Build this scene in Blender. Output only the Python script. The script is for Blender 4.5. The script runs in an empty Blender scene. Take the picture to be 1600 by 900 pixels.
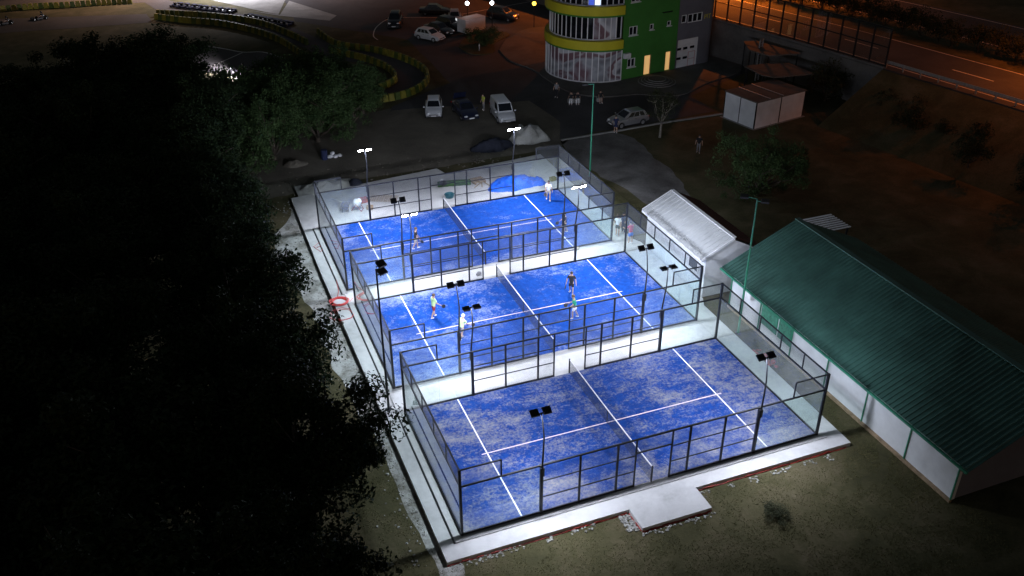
import bpy, bmesh, math, random
from mathutils import Vector, Matrix, noise
random.seed(11)
R = math.radians
PI = math.pi
SC = bpy.context.scene
COL = SC.collection

# ------------------------------------------------------------------ camera, sky, moonlight, exposure
cam_d = bpy.data.cameras.new('camera')
cam_d.sensor_width = 36.0
cam_d.lens = 1425.54 / 1600 * 36
cam_d.clip_start = 0.5
cam_d.clip_end = 2000
cam = bpy.data.objects.new('camera', cam_d)
COL.objects.link(cam)
cam.location = (-8.883, -29.814, 31.584)
cam.rotation_euler = (1.0405, 0.0038, -0.3688)
SC.camera = cam

W = bpy.data.worlds.new('World')
SC.world = W
W.use_nodes = True
wn = W.node_tree
wn.nodes.clear()
wo = wn.nodes.new('ShaderNodeOutputWorld')
wb = wn.nodes.new('ShaderNodeBackground')
ws = wn.nodes.new('ShaderNodeTexSky')
ws.sky_type = 'NISHITA'
ws.sun_disc = False
ws.sun_elevation = R(-0.5)
ws.sun_rotation = R(200)
wb.inputs['Strength'].default_value = 0.13
wn.links.new(ws.outputs[0], wb.inputs[0])
wn.links.new(wb.outputs[0], wo.inputs[0])

sun_d = bpy.data.lights.new('moonlight', 'SUN')
sun_d.energy = 0.004
sun_d.angle = R(0.5)
sun_d.color = (0.8, 0.88, 1.0)
sun = bpy.data.objects.new('moonlight', sun_d)
COL.objects.link(sun)
sun.rotation_euler = (R(50), 0, R(-20))

SC.view_settings.view_transform = 'Standard'
SC.view_settings.look = 'None'
SC.view_settings.exposure = 0.0
SC.view_settings.gamma = 1.0
SC.view_settings.use_curve_mapping = False
cy = SC.cycles
cy.max_bounces = 6
cy.diffuse_bounces = 2
cy.glossy_bounces = 3
cy.transmission_bounces = 4
cy.transparent_max_bounces = 40
cy.sample_clamp_indirect = 3.0
cy.caustics_reflective = False
cy.caustics_refractive = False
cy.use_denoising = True

FLOOD_W = 545.0        # watts per floodlight head
FLOOD_COL = (0.79, 0.84, 1.0)

# ------------------------------------------------------------------ materials
MATS = {}

def nodes(name):
    m = bpy.data.materials.new(name)
    m.use_nodes = True
    nt = m.node_tree
    b = nt.nodes['Principled BSDF']
    MATS[name] = m
    return m, nt, b

def ramp(nt, fac, stops):
    r = nt.nodes.new('ShaderNodeValToRGB')
    e = r.color_ramp.elements
    while len(e) < len(stops):
        e.new(0.5)
    for i, (p, c) in enumerate(stops):
        e[i].position = p
        e[i].color = (c[0], c[1], c[2], 1)
    nt.links.new(fac, r.inputs[0])
    return r.outputs[0]

def tex(nt, scale=1.0, detail=4, rough=0.6, stretch=None, rot=0, dist=0.0, seed=0.0):
    g = nt.nodes.new('ShaderNodeNewGeometry')
    mp = nt.nodes.new('ShaderNodeMapping')
    nt.links.new(g.outputs['Position'], mp.inputs[0])
    mp.inputs['Location'].default_value = (seed, seed * 1.7, seed * .3)
    mp.inputs['Rotation'].default_value = (0, 0, rot)
    if stretch:
        mp.inputs['Scale'].default_value = stretch
    n = nt.nodes.new('ShaderNodeTexNoise')
    n.inputs['Scale'].default_value = scale
    n.inputs['Detail'].default_value = detail
    n.inputs['Roughness'].default_value = rough
    n.inputs['Distortion'].default_value = dist
    nt.links.new(mp.outputs[0], n.inputs['Vector'])
    return n.outputs['Fac']

def mix(nt, fac, a, b, mode='MIX'):
    x = nt.nodes.new('ShaderNodeMix')
    x.data_type = 'RGBA'
    x.blend_type = mode
    for s, v in ((x.inputs[0], fac), (x.inputs[6], a), (x.inputs[7], b)):
        if isinstance(v, (int, float)):
            s.default_value = v
        elif isinstance(v, (tuple, list)):
            s.default_value = (v[0], v[1], v[2], 1)
        else:
            nt.links.new(v, s)
    return x.outputs[2]

def bump(nt, b, h, strength=0.3, dist=0.02):
    n = nt.nodes.new('ShaderNodeBump')
    n.inputs['Strength'].default_value = strength
    n.inputs['Distance'].default_value = dist
    nt.links.new(h, n.inputs['Height'])
    nt.links.new(n.outputs[0], b.inputs['Normal'])

def S(col, k):
    return tuple(min(1, c * k) for c in col)

def plain(name, col, rough=0.7, metal=0.0, var=0.15, scale=2.0, bmp=0.0, bscale=20, spec=0.5, coat=0.0):
    m, nt, b = nodes(name)
    f = tex(nt, scale, 5)
    nt.links.new(ramp(nt, f, [(0.3, S(col, 1 - var)), (0.7, S(col, 1 + var))]), b.inputs['Base Color'])
    b.inputs['Roughness'].default_value = rough
    b.inputs['Metallic'].default_value = metal
    b.inputs['Specular IOR Level'].default_value = spec
    if coat:
        b.inputs['Coat Weight'].default_value = coat
        b.inputs['Coat Roughness'].default_value = 0.06
    if bmp:
        bump(nt, b, tex(nt, bscale, 4), bmp)
    return m

def emitter(name, col, strength):
    m, nt, b = nodes(name)
    b.inputs['Base Color'].default_value = (*col, 1)
    b.inputs['Emission Color'].default_value = (*col, 1)
    b.inputs['Emission Strength'].default_value = strength
    return m

def glass(name, tint, refl=1.7, dust=0.05, rough=0.02):
    m = bpy.data.materials.new(name)
    m.use_nodes = True
    nt = m.node_tree
    nt.nodes.clear()
    o = nt.nodes.new('ShaderNodeOutputMaterial')
    tr = nt.nodes.new('ShaderNodeBsdfTransparent')
    tr.inputs[0].default_value = (*tint, 1)
    df = nt.nodes.new('ShaderNodeBsdfDiffuse')
    df.inputs[0].default_value = (0.75, 0.8, 0.8, 1)
    gl = nt.nodes.new('ShaderNodeBsdfGlossy')
    gl.inputs['Roughness'].default_value = rough
    fr = nt.nodes.new('ShaderNodeFresnel')
    fr.inputs[0].default_value = 1.5
    ge = nt.nodes.new('ShaderNodeNewGeometry')
    inv = nt.nodes.new('ShaderNodeMath'); inv.operation = 'SUBTRACT'; inv.inputs[0].default_value = refl
    sc = nt.nodes.new('ShaderNodeMath'); sc.operation = 'MULTIPLY'; sc.inputs[1].default_value = refl
    nt.links.new(ge.outputs['Backfacing'], sc.inputs[0])
    nt.links.new(sc.outputs[0], inv.inputs[1])
    mu = nt.nodes.new('ShaderNodeMath'); mu.operation = 'MULTIPLY'; mu.use_clamp = True
    nt.links.new(fr.outputs[0], mu.inputs[0]); nt.links.new(inv.outputs[0], mu.inputs[1])
    f = tex(nt, 0.9, 4)
    du = nt.nodes.new('ShaderNodeMath'); du.operation = 'MULTIPLY'; du.inputs[1].default_value = dust * 2
    nt.links.new(f, du.inputs[0])
    m1 = nt.nodes.new('ShaderNodeMixShader')
    nt.links.new(du.outputs[0], m1.inputs[0]); nt.links.new(tr.outputs[0], m1.inputs[1]); nt.links.new(df.outputs[0], m1.inputs[2])
    m2 = nt.nodes.new('ShaderNodeMixShader')
    nt.links.new(mu.outputs[0], m2.inputs[0]); nt.links.new(m1.outputs[0], m2.inputs[1]); nt.links.new(gl.outputs[0], m2.inputs[2])
    nt.links.new(m2.outputs[0], o.inputs[0])
    MATS[name] = m
    return m

def turf_mat(name, lo, hi, sand, seed, streak, deep, pale, fine_k, org, drift):
    """blue artificial turf with quartz sand lying in patches, brushed streaks and loose grains"""
    m, nt, b = nodes(name)
    big = tex(nt, 0.30, 6, 0.66, seed=seed, dist=0.9)
    st = tex(nt, 1.0, 6, 0.70, stretch=streak, seed=seed + 3, dist=0.5)
    fine = tex(nt, 7.0, 6, 0.85, seed=seed)
    a = nt.nodes.new('ShaderNodeMath'); a.operation = 'ADD'
    nt.links.new(big, a.inputs[0]); nt.links.new(st, a.inputs[1])
    c = nt.nodes.new('ShaderNodeMath'); c.operation = 'MULTIPLY_ADD'; c.inputs[1].default_value = fine_k
    nt.links.new(fine, c.inputs[0]); nt.links.new(a.outputs[0], c.inputs[2])
    # sand swept towards the walls and into drifts: (axis, from, to, amount) in court metres
    geo = nt.nodes.new('ShaderNodeNewGeometry'); sx = nt.nodes.new('ShaderNodeSeparateXYZ'); nt.links.new(geo.outputs['Position'], sx.inputs[0])
    for ax, v0, v1, am in drift:
        q = nt.nodes.new('ShaderNodeMapRange'); q.interpolation_type = 'SMOOTHSTEP'
        q.inputs[1].default_value = v0 + org[ax]; q.inputs[2].default_value = v1 + org[ax]; q.inputs[3].default_value = 0; q.inputs[4].default_value = am
        nt.links.new(sx.outputs[ax], q.inputs[0])
        c2 = nt.nodes.new('ShaderNodeMath'); c2.operation = 'ADD'
        nt.links.new(c.outputs[0], c2.inputs[0]); nt.links.new(q.outputs[0], c2.inputs[1]); c = c2
    mr = nt.nodes.new('ShaderNodeMapRange')
    mr.inputs[1].default_value = lo; mr.inputs[2].default_value = hi
    mr.inputs[3].default_value = 0; mr.inputs[4].default_value = 1
    nt.links.new(c.outputs[0], mr.inputs[0])
    blue = ramp(nt, tex(nt, 3.2, 6, 0.75, seed=seed + 9), [(0.32, deep), (0.68, pale)])
    nt.links.new(mix(nt, mr.outputs[0], blue, sand), b.inputs['Base Color'])
    b.inputs['Roughness'].default_value = 0.95
    b.inputs['Specular IOR Level'].default_value = 0.15
    bump(nt, b, tex(nt, 40, 3), 0.5, 0.03)
    return m

def ground_mat(name, stops, scale=0.4, bmp=0.6, fine=6.0):
    m, nt, b = nodes(name)
    a = tex(nt, scale, 8, 0.62, dist=0.4)
    f = tex(nt, fine, 5, 0.7)
    ad = nt.nodes.new('ShaderNodeMath'); ad.operation = 'MULTIPLY_ADD'; ad.inputs[1].default_value = 0.45
    nt.links.new(f, ad.inputs[0]); nt.links.new(a, ad.inputs[2])
    sb = nt.nodes.new('ShaderNodeMath'); sb.operation = 'SUBTRACT'; sb.inputs[1].default_value = 0.22
    nt.links.new(ad.outputs[0], sb.inputs[0])
    nt.links.new(ramp(nt, sb.outputs[0], stops), b.inputs['Base Color'])
    b.inputs['Roughness'].default_value = 0.95
    b.inputs['Specular IOR Level'].default_value = 0.2
    bump(nt, b, f, bmp, 0.05)
    return m

turf_mat('turf_worn', 1.74, 2.30, (0.27, 0.262, 0.25), 2.0, (0.7, 1.8, 1), (0.003, 0.024, 0.145), (0.006, 0.048, 0.24), 1.6, (0, 0), [(0, 9, 19, .10), (1, 3.2, 0.3, .15), (0, 1.6, 0, .12), (1, 9.0, 10, .10)])
turf_mat('turf_sandy', 1.90, 2.45, (0.27, 0.31, 0.45), 13.0, (0.9, 1.3, 1), (0.002, 0.031, 0.19), (0.004, 0.060, 0.31), 1.6, (0, 12.3), [(0, 1.8, 0, .2), (1, 8.2, 10, .22), (1, 1.8, 0, .15), (0, 12, 4, .12), (0, 18.6, 20, .18)])
turf_mat('turf_fresh', 1.95, 2.50, (0.27, 0.31, 0.45), 27.0, (0.9, 1.3, 1), (0.002, 0.031, 0.20), (0.004, 0.060, 0.32), 1.6, (-.1, 24.3), [(0, 2.2, 0, .2), (1, 9.0, 10, .2), (1, 2.2, 0, .22), (0, 10, 3, .12), (0, 18.4, 20, .2)])
ground_mat('lawn', [(0.25, (0.036, 0.036, 0.016)), (0.48, (0.066, 0.061, 0.028)), (0.62, (0.098, 0.084, 0.046)), (0.78, (0.13, 0.11, 0.07))], 0.35, 0.35)
ground_mat('dirt', [(0.25, (0.09, 0.082, 0.068)), (0.5, (0.145, 0.13, 0.105)), (0.7, (0.19, 0.172, 0.14)), (0.85, (0.25, 0.23, 0.20))], 0.3)
ground_mat('gravel', [(0.2, (0.06, 0.058, 0.055)), (0.5, (0.14, 0.135, 0.13)), (0.75, (0.22, 0.215, 0.21))], 0.35)
ground_mat('lime_rubble', [(0.25, (0.07, 0.066, 0.045)), (0.42, (0.22, 0.215, 0.19)), (0.6, (0.42, 0.42, 0.40)), (0.8, (0.52, 0.52, 0.50))], 0.6)
ground_mat('asphalt', [(0.25, (0.04, 0.04, 0.042)), (0.5, (0.065, 0.064, 0.067)), (0.8, (0.095, 0.093, 0.096))], 0.15, 0.25)
ground_mat('asphalt_track', [(0.25, (0.055, 0.05, 0.05)), (0.5, (0.08, 0.074, 0.075)), (0.8, (0.11, 0.10, 0.10))], 0.15, 0.25)
ground_mat('paving', [(0.25, (0.075, 0.07, 0.066)), (0.5, (0.11, 0.105, 0.10)), (0.8, (0.15, 0.145, 0.14))], 0.4, 0.2)
ground_mat('concrete', [(0.18, (0.33, 0.33, 0.32)), (0.40, (0.47, 0.47, 0.47)), (0.58, (0.54, 0.54, 0.54)), (0.85, (0.60, 0.60, 0.60))], 0.45, 0.12, 3.0)
ground_mat('concrete_rough', [(0.2, (0.32, 0.325, 0.32)), (0.45, (0.43, 0.435, 0.43)), (0.65, (0.50, 0.505, 0.50)), (0.85, (0.56, 0.56, 0.555))], 0.5, 0.25, 4.0)
ground_mat('concrete_grey', [(0.2, (0.16, 0.16, 0.155)), (0.5, (0.24, 0.24, 0.23)), (0.8, (0.32, 0.32, 0.31))], 0.4, 0.25, 3.0)
ground_mat('sand_heap', [(0.2, (0.22, 0.22, 0.20)), (0.5, (0.36, 0.36, 0.34)), (0.8, (0.48, 0.48, 0.46))], 0.8, 0.9, 9)
ground_mat('tarpaulin_dark', [(0.2, (0.012, 0.014, 0.022)), (0.8, (0.03, 0.034, 0.05))], 0.8, 0.5, 5)
plain('line_paint', (0.72, 0.70, 0.72), 0.8, var=0.18, scale=6)
plain('line_pink', (0.62, 0.52, 0.57), 0.8, var=0.22, scale=6)
plain('road_paint', (0.55, 0.52, 0.48), 0.8, var=0.25, scale=5)
plain('black_steel', (0.010, 0.011, 0.014), 0.45, 0.2, 0.2, 4)
plain('dark_steel', (0.03, 0.034, 0.04), 0.45, 0.5, 0.2, 4)
plain('wire', (0.11, 0.12, 0.135), 0.5, 0.3, 0.1, 4)
plain('net_cord', (0.012, 0.013, 0.018), 0.8, 0, 0.2, 4)
plain('galvanised', (0.42, 0.43, 0.44), 0.45, 0.7, 0.15, 5)
plain('green_paint', (0.03, 0.22, 0.13), 0.5, 0.0, 0.15, 3)
plain('white_panel', (0.62, 0.64, 0.66), 0.6, 0, 0.10, 1.2)
plain('white_trim', (0.75, 0.76, 0.78), 0.5, 0, 0.06, 2)
plain('green_roof', (0.045, 0.122, 0.10), 0.55, 0.0, 0.30, 0.6)
plain('pale_roof', (0.46, 0.48, 0.49), 0.5, 0.0, 0.04, 1.0)
plain('red_roof', (0.10, 0.025, 0.02), 0.6, 0.0, 0.25, 1.0)
plain('ochre_kerb', (0.25, 0.18, 0.11), 0.85, 0, 0.3, 3)
plain('mural_green', (0.06, 0.22, 0.15), 0.4, 0, 0.6, 3.5)
plain('red_plastic', (0.30, 0.03, 0.02), 0.5, 0, 0.5, 3)
plain('red_hose', (0.55, 0.05, 0.045), 0.45, 0, 0.15, 4)
plain('blue_tarp', (0.003, 0.10, 0.62), 0.5, 0, 0.2, 2, bmp=0.4, bscale=6, spec=0.15)
plain('green_turf_roll', (0.03, 0.075, 0.025), 0.95, 0, 0.35, 5, bmp=0.5, bscale=30)
plain('wood', (0.28, 0.21, 0.13), 0.8, 0, 0.35, 6)
plain('teal_plastic', (0.02, 0.10, 0.13), 0.5)
plain('white_plastic', (0.7, 0.7, 0.72), 0.5)
plain('black_plastic', (0.012, 0.012, 0.014), 0.5)
plain('rubber', (0.012, 0.012, 0.012), 0.9)
plain('brick_red', (0.30, 0.07, 0.05), 0.85, 0, 0.3, 6)
plain('cardboard', (0.36, 0.27, 0.18), 0.9)
plain('barrier_yellow', (0.17, 0.15, 0.015), 0.6, 0, 0.25, 2)
plain('barrier_green', (0.05, 0.075, 0.01), 0.6, 0, 0.25, 2)
plain('facade_green', (0.045, 0.20, 0.03), 0.8, 0, 0.10, 0.8)
plain('facade_yellow', (0.55, 0.50, 0.02), 0.7, 0, 0.08, 0.8)
plain('facade_grey', (0.13, 0.13, 0.155), 0.8, 0, 0.12, 0.6)
plain('roof_felt', (0.10, 0.085, 0.075), 0.9, 0, 0.3, 1)
plain('bark', (0.07, 0.055, 0.04), 0.95, 0, 0.35, 8, bmp=0.6)
plain('bark_pale', (0.22, 0.20, 0.17), 0.95, 0, 0.35, 8)
plain('lettering_yellow', (0.45, 0.38, 0.05), 0.7)
plain('lettering_red', (0.45, 0.06, 0.06), 0.7)
glass('court_glass', (0.93, 0.975, 0.96), 1.7, 0.05)
glass('barrier_glass', (0.80, 0.82, 0.80), 1.5, 0.015)
m, nt, b = nodes('dark_glass'); b.inputs['Base Color'].default_value = (0.008, 0.01, 0.014, 1); b.inputs['Roughness'].default_value = 0.06; b.inputs['Specular IOR Level'].default_value = 0.6
m, nt, b = nodes('tinted_blue_glass'); b.inputs['Base Color'].default_value = (0.03, 0.04, 0.06, 1); b.inputs['Roughness'].default_value = 0.08
# printed film in the showroom windows: sweeping red, dark and pale bands
m, nt, b = nodes('window_film')
f = tex(nt, 0.16, 2, 0.4, stretch=(1, 1, 1.6), dist=1.6, seed=4)
nt.links.new(ramp(nt, f, [(0.30, (0.03, 0.03, 0.04)), (0.38, (0.46, 0.48, 0.53)), (0.46, (0.58, 0.60, 0.64)), (0.49, (0.20, 0.12, 0.14)), (0.54, (0.15, 0.08, 0.10)), (0.60, (0.36, 0.38, 0.42)), (0.75, (0.05, 0.05, 0.06))]), b.inputs['Base Color'])
b.inputs['Roughness'].default_value = 0.35
emitter('lens_white', (0.95, 0.96, 1.0), 120)
emitter('lamp_cool', (0.92, 0.95, 1.0), 12)
emitter('lamp_amber', (1.0, 0.62, 0.05), 6)
emitter('door_glow', (1.0, 0.58, 0.22), 0.50)
emitter('screen_blue', (0.08, 0.16, 0.9), 0.5)
emitter('screen_white', (0.65, 0.8, 1.0), 1.6)
emitter('sodium', (1.0, 0.42, 0.08), 40)
emitter('headlight_on', (0.95, 0.93, 1.0), 25)

def leaf_mat(name, c1, c2):
    m, nt, b = nodes(name)
    f = tex(nt, 1.1, 3)
    oi = nt.nodes.new('ShaderNodeObjectInfo')
    nt.links.new(ramp(nt, f, [(0.3, c1), (0.7, c2)]), b.inputs['Base Color'])
    b.inputs['Roughness'].default_value = 0.65
    b.inputs['Specular IOR Level'].default_value = 0.1
    return m
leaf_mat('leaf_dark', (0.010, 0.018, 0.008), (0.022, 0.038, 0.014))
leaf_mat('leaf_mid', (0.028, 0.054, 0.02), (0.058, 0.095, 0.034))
leaf_mat('leaf_hedge', (0.02, 0.025, 0.012), (0.045, 0.05, 0.022))
leaf_mat('grass_blade', (0.075, 0.080, 0.030), (0.14, 0.125, 0.058))

def paint(name, col, rough=0.3, metal=0.3):
    return plain(name, col, rough, metal, 0.05, 1, coat=0.6)
paint('paint_white', (0.62, 0.64, 0.67), metal=0.1)
paint('paint_silver', (0.35, 0.36, 0.39), metal=0.6)
paint('paint_black', (0.012, 0.013, 0.018), metal=0.3)
paint('paint_navy', (0.015, 0.02, 0.05), metal=0.3)
plain('chrome', (0.6, 0.6, 0.62), 0.2, 0.9)
plain('lamp_clear', (0.7, 0.72, 0.75), 0.15)
plain('lamp_red', (0.35, 0.01, 0.01), 0.2)
plain('skin', (0.42, 0.27, 0.20), 0.6, 0, 0.08)
plain('hair_dark', (0.02, 0.015, 0.012), 0.7)
plain('hair_brown', (0.08, 0.05, 0.03), 0.7)
plain('eye', (0.02, 0.02, 0.02), 0.2)
for n, c in dict(white=(0.72, 0.72, 0.74), black=(0.012, 0.012, 0.015), red=(0.42, 0.03, 0.06), blue=(0.03, 0.14, 0.5), navy=(0.015, 0.022, 0.07), lime=(0.45, 0.65, 0.30), green=(0.02, 0.27, 0.14), grey=(0.18, 0.18, 0.19), darkred=(0.22, 0.02, 0.02), beige=(0.40, 0.35, 0.28), yellow=(0.35, 0.42, 0.06), olive=(0.06, 0.07, 0.05)).items():
    plain('cloth_' + n, c, 0.9, 0, 0.1, 5)

# ------------------------------------------------------------------ mesh helpers
class MB:
    def __init__(s):
        s.v = []; s.f = []
    def add(s, vs, fs):
        o = len(s.v)
        s.v += [tuple(x) for x in vs]
        s.f += [tuple(i + o for i in q) for q in fs]
        return s
    def box(s, c, d, rz=0.0, M=None):
        x, y, z = d[0] / 2, d[1] / 2, d[2] / 2
        vs = [Vector((a * x, b * y, e * z)) for a in (-1, 1) for b in (-1, 1) for e in (-1, 1)]
        m = M if M is not None else Matrix.Rotation(rz, 4, 'Z')
        vs = [m @ v + Vector(c) for v in vs]
        return s.add(vs, [(0, 1, 3, 2), (4, 6, 7, 5), (0, 4, 5, 1), (2, 3, 7, 6), (0, 2, 6, 4), (1, 5, 7, 3)])
    def bar(s, a, b, w, h=None, caps=True):
        a, b = Vector(a), Vector(b); h = h or w
        d = (b - a).normalized()
        up = Vector((0, 0, 1)) if abs(d.z) < 0.95 else Vector((0, 1, 0))
        x = d.cross(up).normalized() * w / 2; y = d.cross(x).normalized() * h / 2
        vs = [p + i * x + j * y for p in (a, b) for i, j in ((-1, -1), (1, -1), (1, 1), (-1, 1))]
        fs = [(0, 1, 5, 4), (1, 2, 6, 5), (2, 3, 7, 6), (3, 0, 4, 7)]
        if caps: fs += [(3, 2, 1, 0), (4, 5, 6, 7)]
        return s.add(vs, fs)
    def tube(s, pts, rad, n=8, caps=True):
        pts = [Vector(p) for p in pts]
        if not isinstance(rad, (list, tuple)): rad = [rad] * len(pts)
        vs = []; fs = []
        for i, p in enumerate(pts):
            d = (pts[min(i + 1, len(pts) - 1)] - pts[max(i - 1, 0)]).normalized()
            up = Vector((0, 0, 1)) if abs(d.z) < 0.9 else Vector((0, 1, 0))
            x = d.cross(up).normalized(); y = d.cross(x).normalized()
            for k in range(n):
                a = 2 * PI * k / n
                vs.append(p + (x * math.cos(a) + y * math.sin(a)) * rad[i])
        for i in range(len(pts) - 1):
            for k in range(n):
                fs.append((i * n + k, i * n + (k + 1) % n, (i + 1) * n + (k + 1) % n, (i + 1) * n + k))
        if caps:
            fs.append(tuple(range(n))[::-1]); fs.append(tuple((len(pts) - 1) * n + k for k in range(n)))
        return s.add(vs, fs)
    def prism(s, poly, z0, z1):
        n = len(poly)
        vs = [(x, y, z0) for x, y in poly] + [(x, y, z1) for x, y in poly]
        fs = [tuple(range(n))[::-1], tuple(range(n, 2 * n))] + [(i, (i + 1) % n, n + (i + 1) % n, n + i) for i in range(n)]
        return s.add(vs, fs)
    def cyl(s, c, r, h, n=12, r2=None):
        c = Vector(c)
        return s.tube([c, c + Vector((0, 0, h))], [r, r if r2 is None else r2], n)
    def lathe(s, prof, n=16, c=(0, 0, 0), axis='Z'):
        vs = []; fs = []
        for r, z in prof:
            for k in range(n):
                a = 2 * PI * k / n
                p = (r * math.cos(a), r * math.sin(a), z)
                if axis == 'Y': p = (p[0], p[2], p[1])
                if axis == 'X': p = (p[2], p[0], p[1])
                vs.append((p[0] + c[0], p[1] + c[1], p[2] + c[2]))
        for i in range(len(prof) - 1):
            for k in range(n):
                fs.append((i * n + k, i * n + (k + 1) % n, (i + 1) * n + (k + 1) % n, (i + 1) * n + k))
        return s.add(vs, fs)
    def ell(s, c, r, nu=10, nv=7, M=None):
        vs = []; fs = []
        for j in range(nv + 1):
            t = PI * j / nv
            for i in range(nu):
                a = 2 * PI * i / nu
                v = Vector((r[0] * math.sin(t) * math.cos(a), r[1] * math.sin(t) * math.sin(a), r[2] * math.cos(t)))
                if M is not None: v = M @ v
                vs.append(v + Vector(c))
        for j in range(nv):
            for i in range(nu):
                fs.append((j * nu + i, (j + 1) * nu + i, (j + 1) * nu + (i + 1) % nu, j * nu + (i + 1) % nu))
        return s.add(vs, fs)
    def mesh(s, name, mat, smooth=False, sharp=None):
        me = bpy.data.meshes.new(name)
        me.from_pydata(s.v, [], s.f)
        me.materials.append(MATS[mat])
        if smooth or sharp:
            for p in me.polygons: p.use_smooth = True
            if sharp: me.set_sharp_from_angle(angle=R(sharp))
        me.update()
        return me
    def build(s, name, mat, parent=None, smooth=False, sharp=None, loc=None):
        return obj(name, s.mesh(name, mat, smooth, sharp), parent, loc)

def obj(name, me, parent=None, loc=None, rz=0.0):
    o = bpy.data.objects.new(name, me)
    COL.objects.link(o)
    if parent: o.parent = parent
    if loc is not None: o.location = loc
    if rz: o.rotation_euler = (0, 0, rz)
    return o

def tag(o, label, cat=None, group=None, kind=None):
    o['label'] = label
    if cat: o['category'] = cat
    if group: o['group'] = group
    if kind: o['kind'] = kind
    return o

def thing(name, label, cat, loc=(0, 0, 0), rz=0.0, group=None):
    o = obj(name, None, None, loc, rz)
    o.empty_display_size = 0.2
    return tag(o, label, cat, group)

def copy_tree(o, parent=None):
    c = o.copy(); COL.objects.link(c); c.parent = parent
    for ch in o.children:
        copy_tree(ch, c)
    return c

def struct(name, mb, mat, label=None, cat=None, parent=None, **k):
    o = mb.build(name, mat, parent, **k)
    o['kind'] = 'structure'
    if label and parent is None: tag(o, label, cat)
    return o

def sheet(name, poly, z, mat, label, cat):
    mb = MB(); mb.add([(x, y, z) for x, y in poly], [tuple(range(len(poly)))])
    return struct(name, mb, mat, label, cat)

def ribbon(pts, w, z):
    mb = MB(); n = len(pts); vs = []
    for i, p in enumerate(pts):
        a = Vector(pts[max(i - 1, 0)]); b = Vector(pts[min(i + 1, n - 1)])
        d = (b - a).normalized(); q = Vector((-d.y, d.x)) * w / 2
        zz = z
        vs += [(p[0] - q.x, p[1] - q.y, zz), (p[0] + q.x, p[1] + q.y, zz)]
    mb.add(vs, [(2 * i, 2 * i + 1, 2 * i + 3, 2 * i + 2)[::-1] for i in range(n - 1)])
    return mb

def smooth_path(pts, n=6):
    """Catmull-Rom through the points"""
    P = [Vector(p) for p in pts]; out = []
    for i in range(len(P) - 1):
        p0, p1, p2, p3 = P[max(i - 1, 0)], P[i], P[i + 1], P[min(i + 2, len(P) - 1)]
        for k in range(n):
            t = k / n
            out.append(0.5 * ((2 * p1) + (p2 - p0) * t + (2 * p0 - 5 * p1 + 4 * p2 - p3) * t * t + (3 * p1 - p0 - 3 * p2 + p3) * t ** 3))
    out.append(P[-1])
    return out

def resample(pts, step):
    out = [Vector(pts[0])]; acc = 0
    for a, b in zip(pts, pts[1:]):
        a, b = Vector(a), Vector(b); L = (b - a).length
        while acc + L >= step:
            t = (step - acc) / L
            a = a + (b - a) * t
            out.append(a.copy()); L = (b - a).length; acc = 0
        acc += L
    return out

def wavy(poly, amp, step, seed):
    """subdivide a polygon and push its edge about"""
    out = []
    n = len(poly)
    for i in range(n):
        a, b = Vector(poly[i]), Vector(poly[(i + 1) % n])
        k = max(1, int((b - a).length / step))
        d = (b - a).normalized(); q = Vector((-d.y, d.x))
        for j in range(k):
            p = a + (b - a) * j / k
            out.append(tuple(p + q * amp * noise.noise(Vector((p.x * .6 + seed, p.y * .6, seed)))))
    return out

# ------------------------------------------------------------------ the setting
GZ = -0.30
g = MB()
g.add([(-400, -300, GZ), (500, -300, GZ), (500, 600, GZ), (-400, 600, GZ)], [(0, 1, 2, 3)])
struct('ground', g, 'lawn', 'dark worn grass ground around the floodlit courts', 'ground')
sheet('dirt_yard', wavy([(-6, 43.2), (12, 44.2), (26, 44.8), (27, 50), (27, 59), (12, 60), (-8, 58)], 0.7, 1.5, 3), GZ + 0.004, 'dirt', 'bare brown dirt yard where the three front cars are parked', 'dirt yard')
sheet('car_park_road', wavy([(12, 59.5), (26.5, 57), (27, 50), (25, 45.6), (31, 46), (43, 46.8), (43.2, 52), (60, 60), (60, 125), (10, 125), (9, 100), (21, 85), (20.5, 66), (12.5, 60.6)], 0.25, 2, 5), GZ + 0.008, 'asphalt', 'dark asphalt car park and road beside the green tower', 'road')
sheet('gravel_track', wavy([(25.0, 45.4), (30.6, 45.2), (31.8, 43), (31.2, 38), (30.6, 32), (29.4, 28.5), (27, 25), (25.4, 25.5), (25.8, 31), (24.8, 36), (24.0, 41)], 0.5, 0.8, 9), GZ + 0.012, 'gravel', 'pale gravel track running past the right side of the far court', 'track')
sheet('lime_strip', wavy([(-0.6, -2.2), (-1.6, -2.0), (-2.0, 3), (-2.0, 9), (-2.6, 14), (-2.8, 18), (-2.8, 23), (-3.4, 27), (-4.2, 31), (-3.6, 35), (-2.2, 37), (-0.8, 41), (-0.9, 30), (-0.9, 10)], 0.35, 0.6, 12), GZ + 0.006, 'lime_rubble', 'pale lime rubble strip along the left edge of the concrete', 'rubble strip')
sheet('spoil_band', wavy([(-3, 42.0), (6, 43.3), (13, 43.2), (24, 43.6), (26, 45.2), (14, 45.0), (4, 44.6), (-4, 43.9)], 0.4, 0.8, 15), GZ + 0.012, 'dirt', 'freshly dug brown soil band behind the far court', 'soil')

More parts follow.
